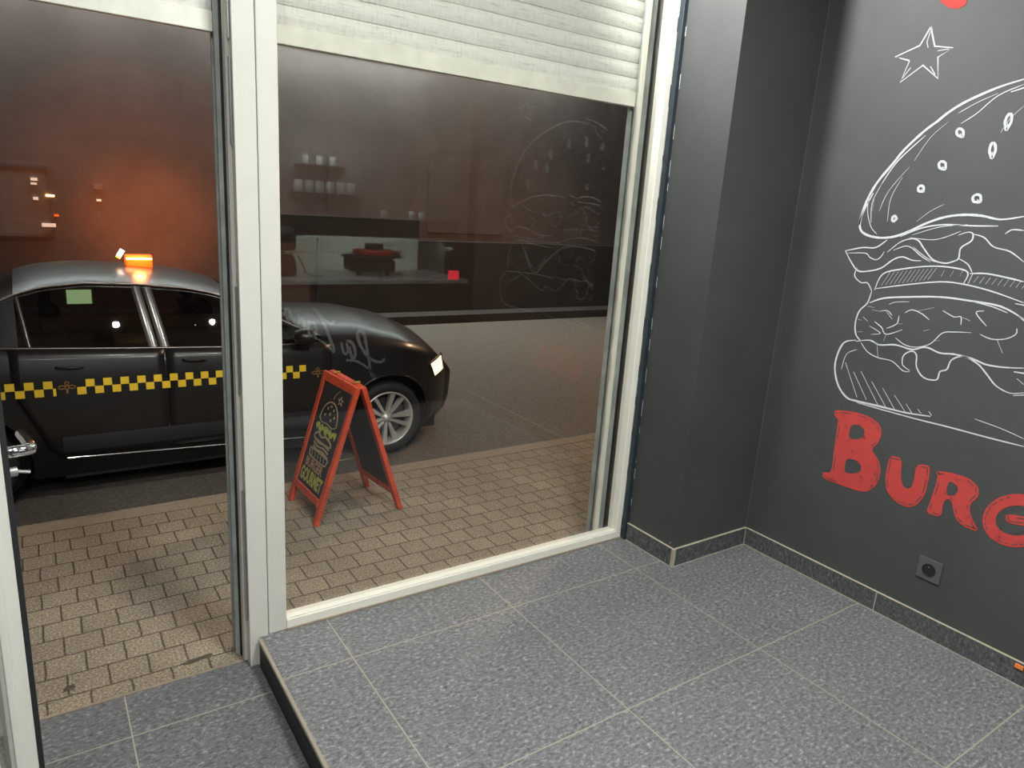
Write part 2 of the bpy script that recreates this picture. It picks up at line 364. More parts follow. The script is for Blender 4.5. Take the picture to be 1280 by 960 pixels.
# traced artwork: (width, points) in wall coordinates
BURGER_STROKES=[(0.011,[(-0.5677,1.4015),(-0.5683,1.4307),(-0.5781,1.4848),(-0.6043,1.5504),(-0.6499,1.618),(-0.6814,1.6639),(-0.7332,1.719),(-0.7722,1.7503),(-0.8034,1.7775),(-0.854,1.8082),(-0.935,1.8409),(-1.0015,1.8582)]),(0.005,[(-0.6222,1.5467),(-0.6648,1.6256),(-0.7433,1.7074)]),(0.004,[(-0.8473,1.7393),(-0.89,1.7687),(-0.9401,1.8168),(-1.0046,1.8434)]),(0.003,[(-0.8334,1.7722),(-0.8833,1.8005),(-0.9387,1.8237)]),(0.003,[(-0.6101,1.4123),(-0.6007,1.4815),(-0.6222,1.5467)]),(0.002,[(-0.6321,1.4543),(-0.6523,1.5233),(-0.7092,1.606)]),(0.002,[(-0.6689,1.4198),(-0.6654,1.4998),(-0.6922,1.5712)]),(0.002,[(-0.7212,1.6251),(-0.7602,1.6994),(-0.8095,1.7484)]),(0.002,[(-0.9704,1.7059),(-0.9877,1.746),(-1.0181,1.781)]),(0.002,[(-0.7699,1.4255),(-0.809,1.4623),(-0.8492,1.4868)]),(0.01,[(-0.5983,1.5157),(-0.5754,1.4535),(-0.5684,1.4117),(-0.5777,1.383),(-0.6056,1.3682),(-0.6505,1.3624),(-0.7,1.3694),(-0.7454,1.3887),(-0.8021,1.4213),(-0.8579,1.445),(-0.914,1.4554),(-0.97,1.4552),(-1.0257,1.4466),(-1.0876,1.4591)]),(0.003,[(-0.586,1.5113),(-0.5886,1.4541),(-0.613,1.3977),(-0.6394,1.3748)]),(0.002,[(-0.605,1.5037),(-0.606,1.4549)]),(0.006,[(-0.7245,1.3712),(-0.7898,1.405),(-0.8628,1.4211),(-0.9492,1.4226),(-1.0234,1.4265)]),(0.003,[(-0.7634,1.3796),(-0.8496,1.4127),(-0.9345,1.4254)]),(0.003,[(-0.757,1.3712),(-0.8283,1.3688),(-0.8714,1.3798),(-0.9177,1.4035)]),(0.006,[(-0.6814,1.3574),(-0.6445,1.3273),(-0.5967,1.3232),(-0.5314,1.3055)]),(0.006,[(-0.5314,1.3055),(-0.5622,1.2672),(-0.5954,1.2382),(-0.6393,1.2431),(-0.6799,1.2585),(-0.7158,1.2911),(-0.7464,1.3039),(-0.7804,1.296),(-0.812,1.2968)]),(0.004,[(-0.5422,1.2979),(-0.6094,1.3041),(-0.6298,1.2909),(-0.653,1.2849),(-0.6683,1.2947),(-0.6786,1.3163)]),(0.006,[(-0.69,1.3148),(-0.7282,1.353),(-0.7657,1.3679),(-0.7908,1.362),(-0.811,1.3401),(-0.8492,1.3045),(-0.8886,1.2969),(-0.9096,1.3029),(-0.9287,1.3163),(-0.9288,1.3503),(-0.9557,1.375),(-0.9559,1.3972),(-0.9394,1.402),(-0.9132,1.3904)]),(0.004,[(-0.7093,1.3231),(-0.747,1.3409),(-0.7721,1.3367),(-0.8088,1.3123),(-0.8433,1.2961)]),(0.003,[(-0.7752,1.3409),(-0.825,1.3099),(-0.8583,1.2976)]),(0.005,[(-0.9559,1.3972),(-0.991,1.3887),(-1.0238,1.3622),(-1.0722,1.352),(-1.1167,1.3242)]),(0.004,[(-0.9287,1.3163),(-0.9607,1.3006),(-0.9786,1.2762)]),(0.005,[(-1.0481,1.4038),(-1.0646,1.4177),(-1.0965,1.4177)]),(0.005,[(-0.5888,1.2486),(-0.5856,1.2181),(-0.6143,1.1976),(-0.6392,1.199),(-0.6605,1.1721)]),(0.006,[(-0.67,1.1776),(-0.6885,1.237),(-0.7547,1.2627),(-0.8461,1.2822),(-0.9207,1.2849),(-0.9662,1.2748),(-0.96,1.236)]),(0.006,[(-0.6691,1.1817),(-0.7737,1.2096),(-0.8866,1.2344),(-0.96,1.236),(-1.0462,1.2248),(-1.1431,1.202)]),(0.006,[(-0.9725,1.2717),(-1.0214,1.2774),(-1.0896,1.2709),(-1.1295,1.265)]),(0.006,[(-0.9739,1.2378),(-0.9811,1.2712)]),(0.003,[(-0.7143,1.2483),(-0.6921,1.1974)]),(0.003,[(-0.7289,1.2512),(-0.7068,1.2011)]),(0.003,[(-0.7433,1.254),(-0.7214,1.2048)]),(0.003,[(-0.7576,1.2568),(-0.7358,1.2084)]),(0.003,[(-0.7717,1.2595),(-0.7501,1.212)]),(0.003,[(-0.7857,1.2622),(-0.7643,1.2156)]),(0.003,[(-0.7995,1.265),(-0.7783,1.2191)]),(0.003,[(-0.8133,1.2676),(-0.7921,1.2226)]),(0.003,[(-0.8269,1.2703),(-0.8059,1.2261)]),(0.003,[(-0.8403,1.2729),(-0.8195,1.2295)]),(0.003,[(-0.8537,1.2755),(-0.833,1.2329)]),(0.003,[(-0.8669,1.2781),(-0.8463,1.2363)]),(0.002,[(-0.8934,1.2742),(-0.8866,1.2524)]),(0.002,[(-0.9223,1.2774),(-0.9157,1.2559)]),(0.002,[(-0.9506,1.2806),(-0.9443,1.2593)]),(0.003,[(-1.0001,1.2675),(-0.9894,1.2451)]),(0.003,[(-1.0181,1.2673),(-1.0076,1.245)]),(0.003,[(-1.0359,1.2671),(-1.0256,1.245)]),(0.003,[(-1.0534,1.2669),(-1.0433,1.245)]),(0.003,[(-1.0708,1.2667),(-1.0608,1.2449)]),(0.003,[(-1.0879,1.2666),(-1.0781,1.2449)]),(0.003,[(-1.1049,1.2664),(-1.0952,1.2449)]),(0.003,[(-1.1216,1.2662),(-1.1121,1.2448)]),(0.003,[(-1.1381,1.2661),(-1.1288,1.2448)]),(0.006,[(-0.6605,1.1721),(-0.6532,1.1283),(-0.6283,1.0942),(-0.6216,1.0492),(-0.6317,1.007),(-0.6562,0.9852)]),(0.008,[(-0.6601,1.1293),(-0.7095,1.1536),(-0.79,1.1694),(-0.8969,1.1847),(-0.9849,1.1859),(-1.0823,1.1817),(-1.1537,1.1529)]),(0.004,[(-0.9994,1.1842),(-1.0562,1.1777),(-1.1058,1.1647)]),(0.003,[(-0.7322,1.1343),(-0.7535,1.1459),(-0.8011,1.1546)]),(0.004,[(-0.7931,1.1139),(-0.8146,1.1281),(-0.848,1.1212),(-0.879,1.1038)]),(0.003,[(-0.8349,1.1272),(-0.8855,1.1473)]),(0.003,[(-0.6754,1.106),(-0.7063,1.1049)]),(0.003,[(-0.7249,1.1113),(-0.7532,1.0848)]),(0.003,[(-0.6457,1.0752),(-0.6682,1.0617)]),(0.004,[(-0.6922,1.0658),(-0.7217,1.0496),(-0.7433,1.028),(-0.7969,1.0548)]),(0.004,[(-0.7392,1.0485),(-0.7727,1.0714),(-0.7751,1.101)]),(0.003,[(-0.7727,1.0714),(-0.7928,1.0749)]),(0.003,[(-0.6784,1.0462),(-0.7216,1.0282),(-0.6885,1.0177)]),(0.003,[(-0.7433,1.028),(-0.7383,1.0013)]),(0.003,[(-0.6345,1.0163),(-0.6562,1.0221)]),(0.003,[(-0.6297,1.0638),(-0.6412,1.0614)]),(0.003,[(-0.6557,1.1158),(-0.6823,1.1156)]),(0.003,[(-0.7021,1.1043),(-0.7307,1.1122),(-0.7507,1.097)]),(0.004,[(-0.7785,1.0219),(-0.8154,1.0039),(-0.8561,1.0038),(-0.8992,1.0248),(-0.9289,1.0669),(-0.964,1.0774),(-1.0168,1.0849)]),(0.003,[(-0.905,1.0341),(-0.9265,1.0416)]),(0.003,[(-0.8677,1.0636),(-0.8858,1.071)]),(0.004,[(-0.9149,1.1416),(-0.9537,1.1267),(-0.9749,1.1303),(-0.9804,1.1039)]),(0.003,[(-0.9749,1.1303),(-1.0054,1.1222)]),(0.004,[(-1.0394,1.16),(-1.0171,1.1503),(-1.0562,1.1135)]),(0.004,[(-1.043,1.0844),(-1.0779,1.0757),(-1.1167,1.0832),(-1.142,1.103),(-1.1412,1.1213)]),(0.003,[(-1.0945,1.0774),(-1.1183,1.0384)]),(0.009,[(-0.6359,0.9856),(-0.5925,0.9681),(-0.5742,0.9144),(-0.5751,0.8595),(-0.6011,0.801),(-0.6416,0.7653),(-0.68,0.7618),(-0.7697,0.7656),(-0.8633,0.7682),(-0.9499,0.7787)]),(0.003,[(-0.6471,0.9523),(-0.6101,0.9266),(-0.6011,0.8655)]),(0.007,[(-0.6368,0.9813),(-0.6884,0.9959),(-0.7257,0.9859),(-0.7834,0.9975),(-0.8423,0.9927),(-0.8866,1.01),(-0.9352,0.9997),(-0.9791,1.005),(-1.0378,1.0018),(-1.0819,0.9921),(-1.1355,0.9951),(-1.1858,1.0044)]),(0.004,[(-0.6571,0.9809),(-0.6881,0.952),(-0.7307,0.9392),(-0.7828,0.9376),(-0.8256,0.9131),(-0.85,0.9146)]),(0.003,[(-0.7156,0.9925),(-0.7307,0.9392)]),(0.003,[(-0.6935,0.9925),(-0.7257,0.9859)]),(0.006,[(-0.8492,0.9186),(-0.8215,0.9335),(-0.8189,0.9668),(-0.8434,0.9871),(-0.8618,0.9759),(-0.87,0.936),(-0.9002,0.9055),(-0.9428,0.9076),(-0.9481,0.9375),(-0.9682,0.9503),(-0.976,0.9844),(-1.0088,1.0034),(-1.0545,0.9899),(-1.0882,0.9626),(-1.1221,0.9321),(-1.1652,0.9185),(-1.2019,0.9295)]),(0.004,[(-1.1743,0.9679),(-1.1965,0.9545)]),(0.005,[(-0.6115,0.8952),(-0.6818,0.776)]),(0.005,[(-0.6498,0.8677),(-0.7184,0.7767)]),(0.005,[(-0.6778,0.8761),(-0.7651,0.767)]),(0.005,[(-0.7249,0.8482),(-0.7957,0.7667)]),(0.005,[(-0.7691,0.8345),(-0.825,0.7705)]),(0.005,[(-0.815,0.8201),(-0.8625,0.7723)]),(0.005,[(-0.8611,0.7996),(-0.8922,0.7679)]),(0.005,[(-0.9034,0.7925),(-0.918,0.7796)]),(0.005,[(-0.9404,0.7945),(-0.953,0.7829)]),(0.006,[(-0.6857,0.7562),(-0.8904,0.7563),(-1.0153,0.7598),(-1.1311,0.7607),(-1.2377,0.7637)]),(0.003,[(-1.0855,0.8094),(-1.1636,0.801),(-1.2326,0.7875)]),(0.01,[(-1.6553,1.3728),(-1.6853,1.4168),(-1.6849,1.5064),(-1.653,1.5806),(-1.5969,1.6673),(-1.5036,1.7433),(-1.3652,1.8073),(-1.2098,1.8465),(-1.0804,1.8489),(-0.9739,1.8247)]),(0.009,[(-1.6553,1.3728),(-1.565,1.406),(-1.4403,1.442),(-1.295,1.4547),(-1.1324,1.4457)]),(0.006,[(-1.6509,1.3354),(-1.7297,1.2933),(-1.7103,1.2484),(-1.6374,1.2226)]),(0.006,[(-1.55,1.3919),(-1.4552,1.3593),(-1.3547,1.3568),(-1.3036,1.338),(-1.1893,1.3645),(-1.1497,1.3253),(-1.2011,1.2807),(-1.2505,1.2987)]),(0.005,[(-1.4506,1.3233),(-1.3967,1.2972),(-1.4433,1.2653)]),(0.008,[(-1.6383,1.2301),(-1.5868,1.2562),(-1.4937,1.2547),(-1.3623,1.2243),(-1.2178,1.2305)]),(0.006,[(-1.6211,1.2009),(-1.4088,1.1945),(-1.2888,1.2253)]),(0.008,[(-1.6302,1.1621),(-1.5373,1.1801),(-1.4051,1.1655),(-1.2085,1.1606)]),(0.006,[(-1.5903,1.1729),(-1.3326,1.186),(-1.1206,1.1961)]),(0.006,[(-1.6293,1.1545),(-1.6682,1.0816),(-1.6648,0.9803)]),(0.01,[(-1.521,1.1558),(-1.3838,0.9973),(-1.2692,1.0761),(-1.1385,1.1598)]),(0.005,[(-1.499,1.1277),(-1.3794,1.0231),(-1.272,1.0975)]),(0.004,[(-1.6662,1.1128),(-1.6212,1.086),(-1.659,1.0514),(-1.6002,1.0264)]),(0.009,[(-1.6783,0.9741),(-1.7352,0.9164),(-1.7406,0.8352),(-1.6987,0.7766),(-1.6246,0.759),(-1.3537,0.7599)]),(0.008,[(-1.6783,0.9741),(-1.5403,0.9837),(-1.3073,0.9915),(-1.1616,0.9873)]),(0.006,[(-1.683,0.8911),(-1.5629,0.9455),(-1.4848,0.9703),(-1.296,0.9041),(-1.2503,0.9324),(-1.1754,0.9134)])]
STAR_A=[(0.005,[(-0.6896,2.0492),(-0.7143,1.9871),(-0.7754,1.9744),(-0.7321,1.9516),(-0.746,1.8846),(-0.688,1.9315),(-0.6206,1.8846),(-0.6392,1.9501),(-0.5857,1.9688),(-0.6649,1.9956),(-0.6896,2.0492)]),(0.003,[(-0.691,2.0349),(-0.6862,2.0036),(-0.6938,1.9848)]),(0.003,[(-0.7628,1.9725),(-0.7265,1.9714)]),(0.003,[(-0.626,1.8976),(-0.6475,1.9286)]),(0.003,[(-0.7343,1.8979),(-0.7136,1.9252)]),(0.003,[(-0.6003,1.9649),(-0.6386,1.9531)])]
STAR_B=[(0.006,[(-1.5851,1.9905),(-1.5552,1.954),(-1.4927,1.9525),(-1.5315,1.9249),(-1.5077,1.8753),(-1.5739,1.8997),(-1.6354,1.8751),(-1.6162,1.9301),(-1.6581,1.9539),(-1.6014,1.9571),(-1.5851,1.9905)])]
SEEDS=[((-0.9849,1.738),0.019158194790486974,0.03448475062287656,0),((-0.9589,1.6543),0.019158194790486974,0.03448475062287656,0.15),((-0.852,1.7106),0.021074014269535674,0.02298983374858437,0.7),((-0.8178,1.6094),0.02298983374858437,0.02298983374858437,0.7),((-0.7635,1.5336),0.021074014269535674,0.01724237531143828,0.8),((-0.9453,1.5071),0.02682147270668177,0.021074014269535674,0.9),((-0.6917,1.4315),0.021074014269535674,0.011494916874292185,1.5),((-1.5056,1.5166),0.022,0.036,-0.3),((-1.4334,1.6233),0.022,0.036,-0.3),((-1.3216,1.6021),0.022,0.036,-0.3),((-1.2965,1.6796),0.022,0.036,-0.3),((-1.1347,1.733),0.022,0.036,-0.3)]
LETTERS={'B':[[(-0.603,0.7054),(-0.679,0.7194),(-0.7436,0.7179),(-0.7844,0.7011),(-0.8,0.6673),(-0.7927,0.6287),(-0.7717,0.599),(-0.8071,0.5698),(-0.8231,0.5342),(-0.8218,0.483),(-0.7982,0.4432),(-0.7647,0.4263),(-0.6891,0.4231),(-0.6042,0.4235),(-0.6042,0.4502),(-0.6384,0.4558),(-0.631,0.5713),(-0.6257,0.6742),(-0.6097,0.6809)],[(-0.6781,0.6664),(-0.7107,0.6762),(-0.7367,0.6612),(-0.7349,0.633),(-0.7084,0.6172),(-0.679,0.6134)],[(-0.6849,0.534),(-0.7234,0.5407),(-0.7496,0.5264),(-0.7501,0.5003),(-0.7162,0.4813),(-0.6882,0.4778)]],'U':[[(-0.8422,0.6),(-0.8867,0.6036),(-0.8958,0.5336),(-0.9104,0.5031),(-0.9276,0.5007),(-0.9398,0.5143),(-0.9422,0.5508),(-0.9389,0.5831),(-0.9463,0.6024),(-0.9832,0.6094),(-0.9893,0.5683),(-0.9879,0.4976),(-0.9685,0.4542),(-0.9397,0.4334),(-0.8963,0.4385),(-0.8581,0.4647),(-0.8421,0.5137)]],'R':[[(-1.0044,0.598),(-1.0469,0.6083),(-1.1056,0.6114),(-1.1421,0.5919),(-1.1506,0.562),(-1.1311,0.5249),(-1.1355,0.4972),(-1.1484,0.4772),(-1.1758,0.4427),(-1.1265,0.4422),(-1.0968,0.4595),(-1.0762,0.5111),(-1.0618,0.5183),(-1.0502,0.5006),(-1.0542,0.4439),(-1.0037,0.4403),(-1.0103,0.4933),(-1.0163,0.5782)],[(-1.053,0.5791),(-1.0806,0.5726),(-1.0873,0.5582),(-1.0808,0.5361),(-1.0563,0.5264),(-1.0503,0.5481)]],'G':[[(-1.3304,0.6029),(-1.3143,0.6118),(-1.2958,0.6163),(-1.2756,0.6161),(-1.2548,0.6112),(-1.2344,0.6015),(-1.2155,0.5876),(-1.1993,0.5702),(-1.1867,0.55),(-1.1784,0.5282),(-1.175,0.5061),(-1.1769,0.4849),(-1.1837,0.4659),(-1.1953,0.4501),(-1.2108,0.4385),(-1.2294,0.4318),(-1.2499,0.4301),(-1.2711,0.4335),(-1.2919,0.4417),(-1.3112,0.4542),(-1.328,0.4701),(-1.3416,0.4887),(-1.3513,0.5088),(-1.3154,0.5527),(-1.2342,0.5344),(-1.2437,0.5058),(-1.3004,0.5183),(-1.3139,0.5058),(-1.3052,0.4949),(-1.2945,0.4855),(-1.2824,0.4781),(-1.2695,0.4731),(-1.2564,0.4709),(-1.244,0.4715),(-1.2328,0.475),(-1.2235,0.4813),(-1.2167,0.4899),(-1.2127,0.5005),(-1.2118,0.5123),(-1.214,0.5249),(-1.2192,0.5373),(-1.227,0.549),(-1.2371,0.5594),(-1.2487,0.5678),(-1.2614,0.5739),(-1.2743,0.5774),(-1.2869,0.5781),(-1.2984,0.576),(-1.3084,0.5713)]]}
RED_TOP=[[(-0.6948,2.1426),(-0.7068,2.1197),(-0.7368,2.0975),(-0.7668,2.0905),(-0.7873,2.0992),(-0.7886,2.1258)]]
ZONE=[(0.014,[(1.1256,0.2007),(1.0915,0.2608),(1.0803,0.3374),(1.0662,0.4071),(1.0556,0.4635),(1.0452,0.5071),(1.0257,0.5325),(1.0098,0.5333),(0.9987,0.5094),(1.0108,0.4598),(1.0371,0.4089),(1.0767,0.3564),(1.1165,0.3285),(1.1565,0.3162),(1.1829,0.327),(1.1859,0.3427)]),(0.01,[(0.9234,0.3453),(0.9932,0.3342),(1.0648,0.2882),(1.1049,0.2471),(1.1289,0.2036)]),(0.01,[(0.8914,0.4664),(0.8979,0.4235),(0.9137,0.3859),(0.9324,0.3969),(0.9321,0.4337),(0.9225,0.4586)]),(0.013,[(0.9255,0.4706),(0.9537,0.466),(0.9762,0.4311),(0.9863,0.3811),(0.9707,0.3513),(0.9546,0.3832),(0.9415,0.4331)]),(0.011,[(0.7107,0.6926),(0.74,0.657),(0.7695,0.6268),(0.8115,0.5929),(0.8326,0.5891),(0.8404,0.6095)]),(0.013,[(0.7458,0.6539),(0.7815,0.5793),(0.8117,0.5008),(0.8362,0.4394),(0.8375,0.4)]),(0.009,[(0.8375,0.4061),(0.7996,0.4475),(0.7516,0.4861),(0.7042,0.5122)]),(0.011,[(0.6882,0.6007),(0.6764,0.5721),(0.6837,0.5308),(0.7071,0.515),(0.7249,0.5288),(0.7268,0.5582),(0.7133,0.5939),(0.6899,0.6035),(0.6696,0.6072)]),(0.011,[(0.6518,0.5528),(0.6532,0.5905),(0.6409,0.6372)]),(0.009,[(0.6435,0.6025),(0.6209,0.6436),(0.6096,0.6583)]),(0.011,[(0.6124,0.6554),(0.6207,0.6264),(0.6147,0.5921),(0.5974,0.5841)]),(0.01,[(0.5974,0.5841),(0.5892,0.6161),(0.5923,0.6389)]),(0.011,[(0.5778,0.6108),(0.5636,0.6028),(0.547,0.6291),(0.5363,0.6692),(0.5394,0.6917),(0.5534,0.6941),(0.5672,0.6682),(0.5751,0.6223),(0.5613,0.6457)])]
# ================================================================== SETTING
H = 2.60                     # ceiling height
Z1 = -0.10                   # entrance floor and pavement level
RD = -0.21                   # road level
WX = 1.81                    # painted wall
# platform and lower floor
struct(MB().box(-0.215, WX, -2.75, 0.0, -0.35, 0.0).build('floor', 'tile'))
struct(MB().box(-1.75, -0.215, -4.6, 0.04, -0.35, Z1).build('floor', 'tile_low'))
struct(MB().box(-0.215, 3.2, -4.6, -2.75, -0.35, Z1).build('floor', 'tile_low'))
struct(MB().box(-0.219, -0.215, -2.75, -0.018, Z1, -0.008).build('trim_1', 'rubber'), 'black riser of the raised tiled floor')
struct(MB().box(-0.222, -0.211, -2.75, -0.015, -0.010, 0.0015).build('trim_2', plain('beige_metal_edge', (0.40, 0.36, 0.29), 0.35, 0.4), bevel=0.002), 'beige metal edge along the step')
# threshold line
struct(MB().box(-0.945, -0.235, 0.034, 0.044, Z1 - 0.01, Z1 + 0.0025).build('trim_3', 'kerb'), 'thin cement joint at the door threshold')
# walls
struct(MB().box(WX, WX + 0.12, -2.20, 0.25, 0, H).build('wall_right', 'wall_black'), 'matt black wall with the painted burger')
struct(MB().box(1.355, WX, -0.296, 0.22, Z1 - 0.1, H + 0.6).build('wall_corner_pillar', 'wall_black'), 'black pillar beside the window')
struct(MB().box(WX, 3.2, -2.20, -2.08, 0, H).build('wall_return', 'wall_black'))
struct(MB().box(3.2, 3.3, -4.6, -2.08, -0.1, H).build('wall_kitchen_side', 'wall_black'))
struct(MB().box(-1.85, 3.3, -4.7, -4.6, -0.1, H).build('wall_back', 'wall_black'))
struct(MB().box(-1.85, -1.75, -4.7, 0.12, -0.1, H).build('wall_left', 'wall_black'))
struct(MB().box(-1.75, -1.0, 0.0, 0.12, -0.1, H + 0.3).build('wall_front', 'white_alu'))
struct(MB().box(-1.0, 1.355, 0.0, 0.09, 2.46, 2.9).build('wall_front_lintel', 'white_alu'))
struct(MB().box(-1.85, 3.3, -4.7, 0.12, H, H + 0.1).build('ceiling', 'ceiling'))
# facade outside
struct(MB().box(-1.85, -1.0, 0.12, 0.22, -0.3, 3.4).build('wall_shop_outside_left', 'facade_dark'))
struct(MB().box(WX, 6.0, 0.12, 0.25, -0.3, 3.4).build('wall_shop_outside_right', 'facade_dark'))
# baseboards
bh = 0.077
def skirting(name, segs):
    mb = MB()
    for s_ in segs: mb.box(*s_)
    return struct(mb.build(name, 'skirting', bevel=0.001))
skirting('baseboard_right', [(WX - 0.010, WX, -0.9015, -0.300, 0.0015, bh), (WX - 0.010, WX, -1.5015, -0.9045, 0.0015, bh), (WX - 0.010, WX, -2.15, -1.5045, 0.0015, bh)])
skirting('baseboard_front', [(1.358, WX - 0.012, -0.306, -0.296, 0.0015, bh)])
skirting('baseboard_pillar', [(1.345, 1.355, -0.304, -0.032, 0.0015, bh)])
gr = plain('beige_grout', (0.42, 0.39, 0.31), 0.8)
g = MB()
g.box(WX - 0.0105, WX, -2.15, -0.3, bh, bh + 0.0013); g.box(1.355, WX, -0.3065, -0.296, bh, bh + 0.0013); g.box(1.3445, 1.355, -0.3065, -0.03, bh, bh + 0.0013)
for y in (-0.903, -1.503): g.box(WX - 0.0106, WX, y - 0.0015, y + 0.0015, 0, bh)
g.box(1.343, 1.358, -0.3075, -0.296, 0, bh); g.box(WX - 0.013, WX, -0.3075, -0.296, 0, bh)
g.box(WX - 0.0125, WX - 0.0095, -2.15, -0.3, 0, 0.0016); g.box(1.343, WX, -0.3085, -0.3055, 0, 0.0016); g.box(1.3425, 1.3455, -0.306, -0.03, 0, 0.0016)
struct(g.build('trim_4', gr), 'pale grout lines of the skirting tiles')
# wall corner line painted over (faint) where pillar wall meets mural wall
struct(MB().box(WX - 0.0016, WX + 0.001, -0.2985, -0.2955, bh, H).build('trim_5', plain('grey_corner_caulk', (0.10, 0.10, 0.10), 0.6)), 'thin caulk line in the wall corner')
# ------------------------------------------------------------------ outside ground
struct(MB().box(-6, 8, 0.04, 1.32, -0.4, Z1).build('pavement', 'paver'), 'brown block paving in front of the shop')
struct(MB().box(-6, 8, 1.32, 1.42, -0.4, Z1 + 0.001).build('pavement_kerb', 'kerb'), 'concrete kerb edging')
struct(MB().box(-8, 12, 1.42, 6.1, -0.45, RD).build('road', 'asphalt'), 'asphalt street')
struct(MB().box(-8, 12, 6.1, 6.9, -0.45, Z1).build('pavement_across_the_street', 'facade_dark'))
# ================================================================== WINDOW (right) AND DOOR FRAME
wf = struct(MB().box(-0.185, -0.128, -0.004, 0.055, 0.0, 2.46).build('window_1', 'white_alu', bevel=0.003), 'large fixed shop window with white aluminium frame')
def child(mb, name, mat, label=None, parent=wf, **k):
    o = mb.build(name, mat, parent, **k)
    if label: o['label'] = label
    return o
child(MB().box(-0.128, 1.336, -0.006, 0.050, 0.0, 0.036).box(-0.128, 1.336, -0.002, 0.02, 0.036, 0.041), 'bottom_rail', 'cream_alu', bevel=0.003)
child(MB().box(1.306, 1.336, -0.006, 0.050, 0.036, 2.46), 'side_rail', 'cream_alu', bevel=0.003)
child(MB().box(-0.128, 1.306, -0.002, 0.050, 2.42, 2.46), 'top_rail', 'white_alu')
child(MB().box(-0.128, 1.306, 0.027, 0.0305, 0.036, 2.42), 'pane', 'pane', 'clear glass pane reflecting the shop interior')
child(MB().box(-0.130, 1.34, -0.012, -0.005, 0.0, 0.006), 'sealant_joint', 'kerb')
# outside sill
struct(MB().box(-0.24, 1.34, 0.050, 0.078, Z1, 0.010).build('trim_6', 'grey_alu'), 'weathered outer window sill')
# dark sealed strip between window frame and pillar
struct(MB().box(1.336, 1.356, -0.030, 0.06, 0.0, H).build('trim_7', 'navy', bevel=0.002), 'dark blue sealed strip beside the window frame')
g = MB(); random.seed(3)
z = 0.05
while z < 2.45:
    l = random.uniform(0.01, 0.07); g.box(1.3545, 1.357, -0.0325, -0.029, z, z + l); z += l + random.uniform(0.02, 0.14)
z = 0.1
while z < 2.45:
    l = random.uniform(0.02, 0.2); g.box(1.3355, 1.3368, -0.0075, -0.0055, z, z + l); z += l + random.uniform(0.01, 0.08)
struct(g.build('trim_8', 'caulk'), 'broken white caulk beads along the dark strip')
# door frame post with strike plates
df = struct(MB().box(-0.245, -0.187, -0.004, 0.030, Z1, 2.46).build('door_frame_post', 'white_alu', bevel=0.002), 'white door frame post with latch plates')
child(MB().box(-0.254, -0.19, 0.034, 0.062, Z1, 2.46), 'rebate_strip', 'white_alu', parent=df)
child(MB().box(-0.257, -0.245, 0.068, 0.082, Z1, 2.46), 'gasket', 'rubber', parent=df)
child(MB().box(-0.252, -0.19, 0.062, 0.068, Z1, 2.46), 'outer_face', plain('slate_grey_door_face', (0.10, 0.11, 0.125), 0.4), parent=df)
for z0, z1 in ((0.06, 0.50), (0.80, 1.12), (1.50, 1.72), (1.76, 1.95)):
    child(MB().box(-0.2495, -0.2468, 0.010, 0.026, z0, z1), 'strike_plate', 'steel', 'grey metal latch plate', parent=df)
struct(MB().box(-1.0, -0.945, -0.004, 0.06, Z1, 2.46).build('door_frame_jamb', 'white_alu', bevel=0.002))
struct(MB().box(-1.0, -0.187, -0.004, 0.06, 2.42, 2.47).build('door_frame_head', 'white_alu', bevel=0.002))
# open door leaf, hinged on the left jamb and swung inwards
Hn = Vector((-0.942, 0.01)); Fn = Vector((-0.8065, -0.73)); dd = (Fn - Hn); Ln = dd.length; dd.normalize(); nn = Vector((-dd.y, dd.x))  # nn to the right side
if nn.x < 0: nn = -nn
def leafbox(mb, a, b_, t0, t1, z0, z1):
    c = Hn + dd * (a + b_) / 2 + nn * (t0 + t1) / 2
    return mb.obox((c.x, c.y, (z0 + z1) / 2), (dd.x * (b_ - a) / 2, dd.y * (b_ - a) / 2, 0), (nn.x * (t1 - t0) / 2, nn.y * (t1 - t0) / 2, 0), (0, 0, (z1 - z0) / 2))
zb, zt = Z1 + 0.008, 2.40
dr = struct(leafbox(leafbox(leafbox(leafbox(MB(), 0, 0.055, -0.022, 0.022, zb, zt), Ln - 0.055, Ln, -0.022, 0.018, zb, zt), 0.055, Ln - 0.055, -0.022, 0.022, zb, zb + 0.07), 0.055, Ln - 0.055, -0.022, 0.022, zt - 0.055, zt).build('door_1', 'white_alu', bevel=0.002), 'open white glazed shop door at the left edge')
child(leafbox(MB(), Ln - 0.004, Ln + 0.008, -0.016, -0.004, zb, zt), 'edge_bead', 'white_alu', parent=dr, bevel=0.002)
child(leafbox(MB(), Ln - 0.05, Ln - 0.001, 0.018, 0.0265, zb, zt), 'gasket', 'rubber', parent=dr)
child(leafbox(MB(), 0.055, Ln - 0.055, -0.004, 0.004, zb + 0.07, zt - 0.055), 'pane', 'pane', parent=dr)
hz = 0.945
q = lambda a, t_, z: (Hn.x + dd.x * a + nn.x * t_, Hn.y + dd.y * a + nn.y * t_, z)
child(MB().tube([q(Ln - 0.028, 0.02, hz), q(Ln - 0.028, 0.050, hz), q(Ln - 0.032, 0.062, hz - 0.001), q(Ln - 0.045, 0.066, hz - 0.002), q(Ln - 0.13, 0.066, hz - 0.003)], [0.010, 0.010, 0.010, 0.009, 0.008], 12), 'door_handle', 'chrome', 'chrome lever handle', parent=dr, smooth=True)
child(leafbox(MB(), Ln - 0.045, Ln - 0.012, 0.018, 0.028, hz - 0.09, hz + 0.035), 'handle_plate', 'chrome', parent=dr, bevel=0.002)
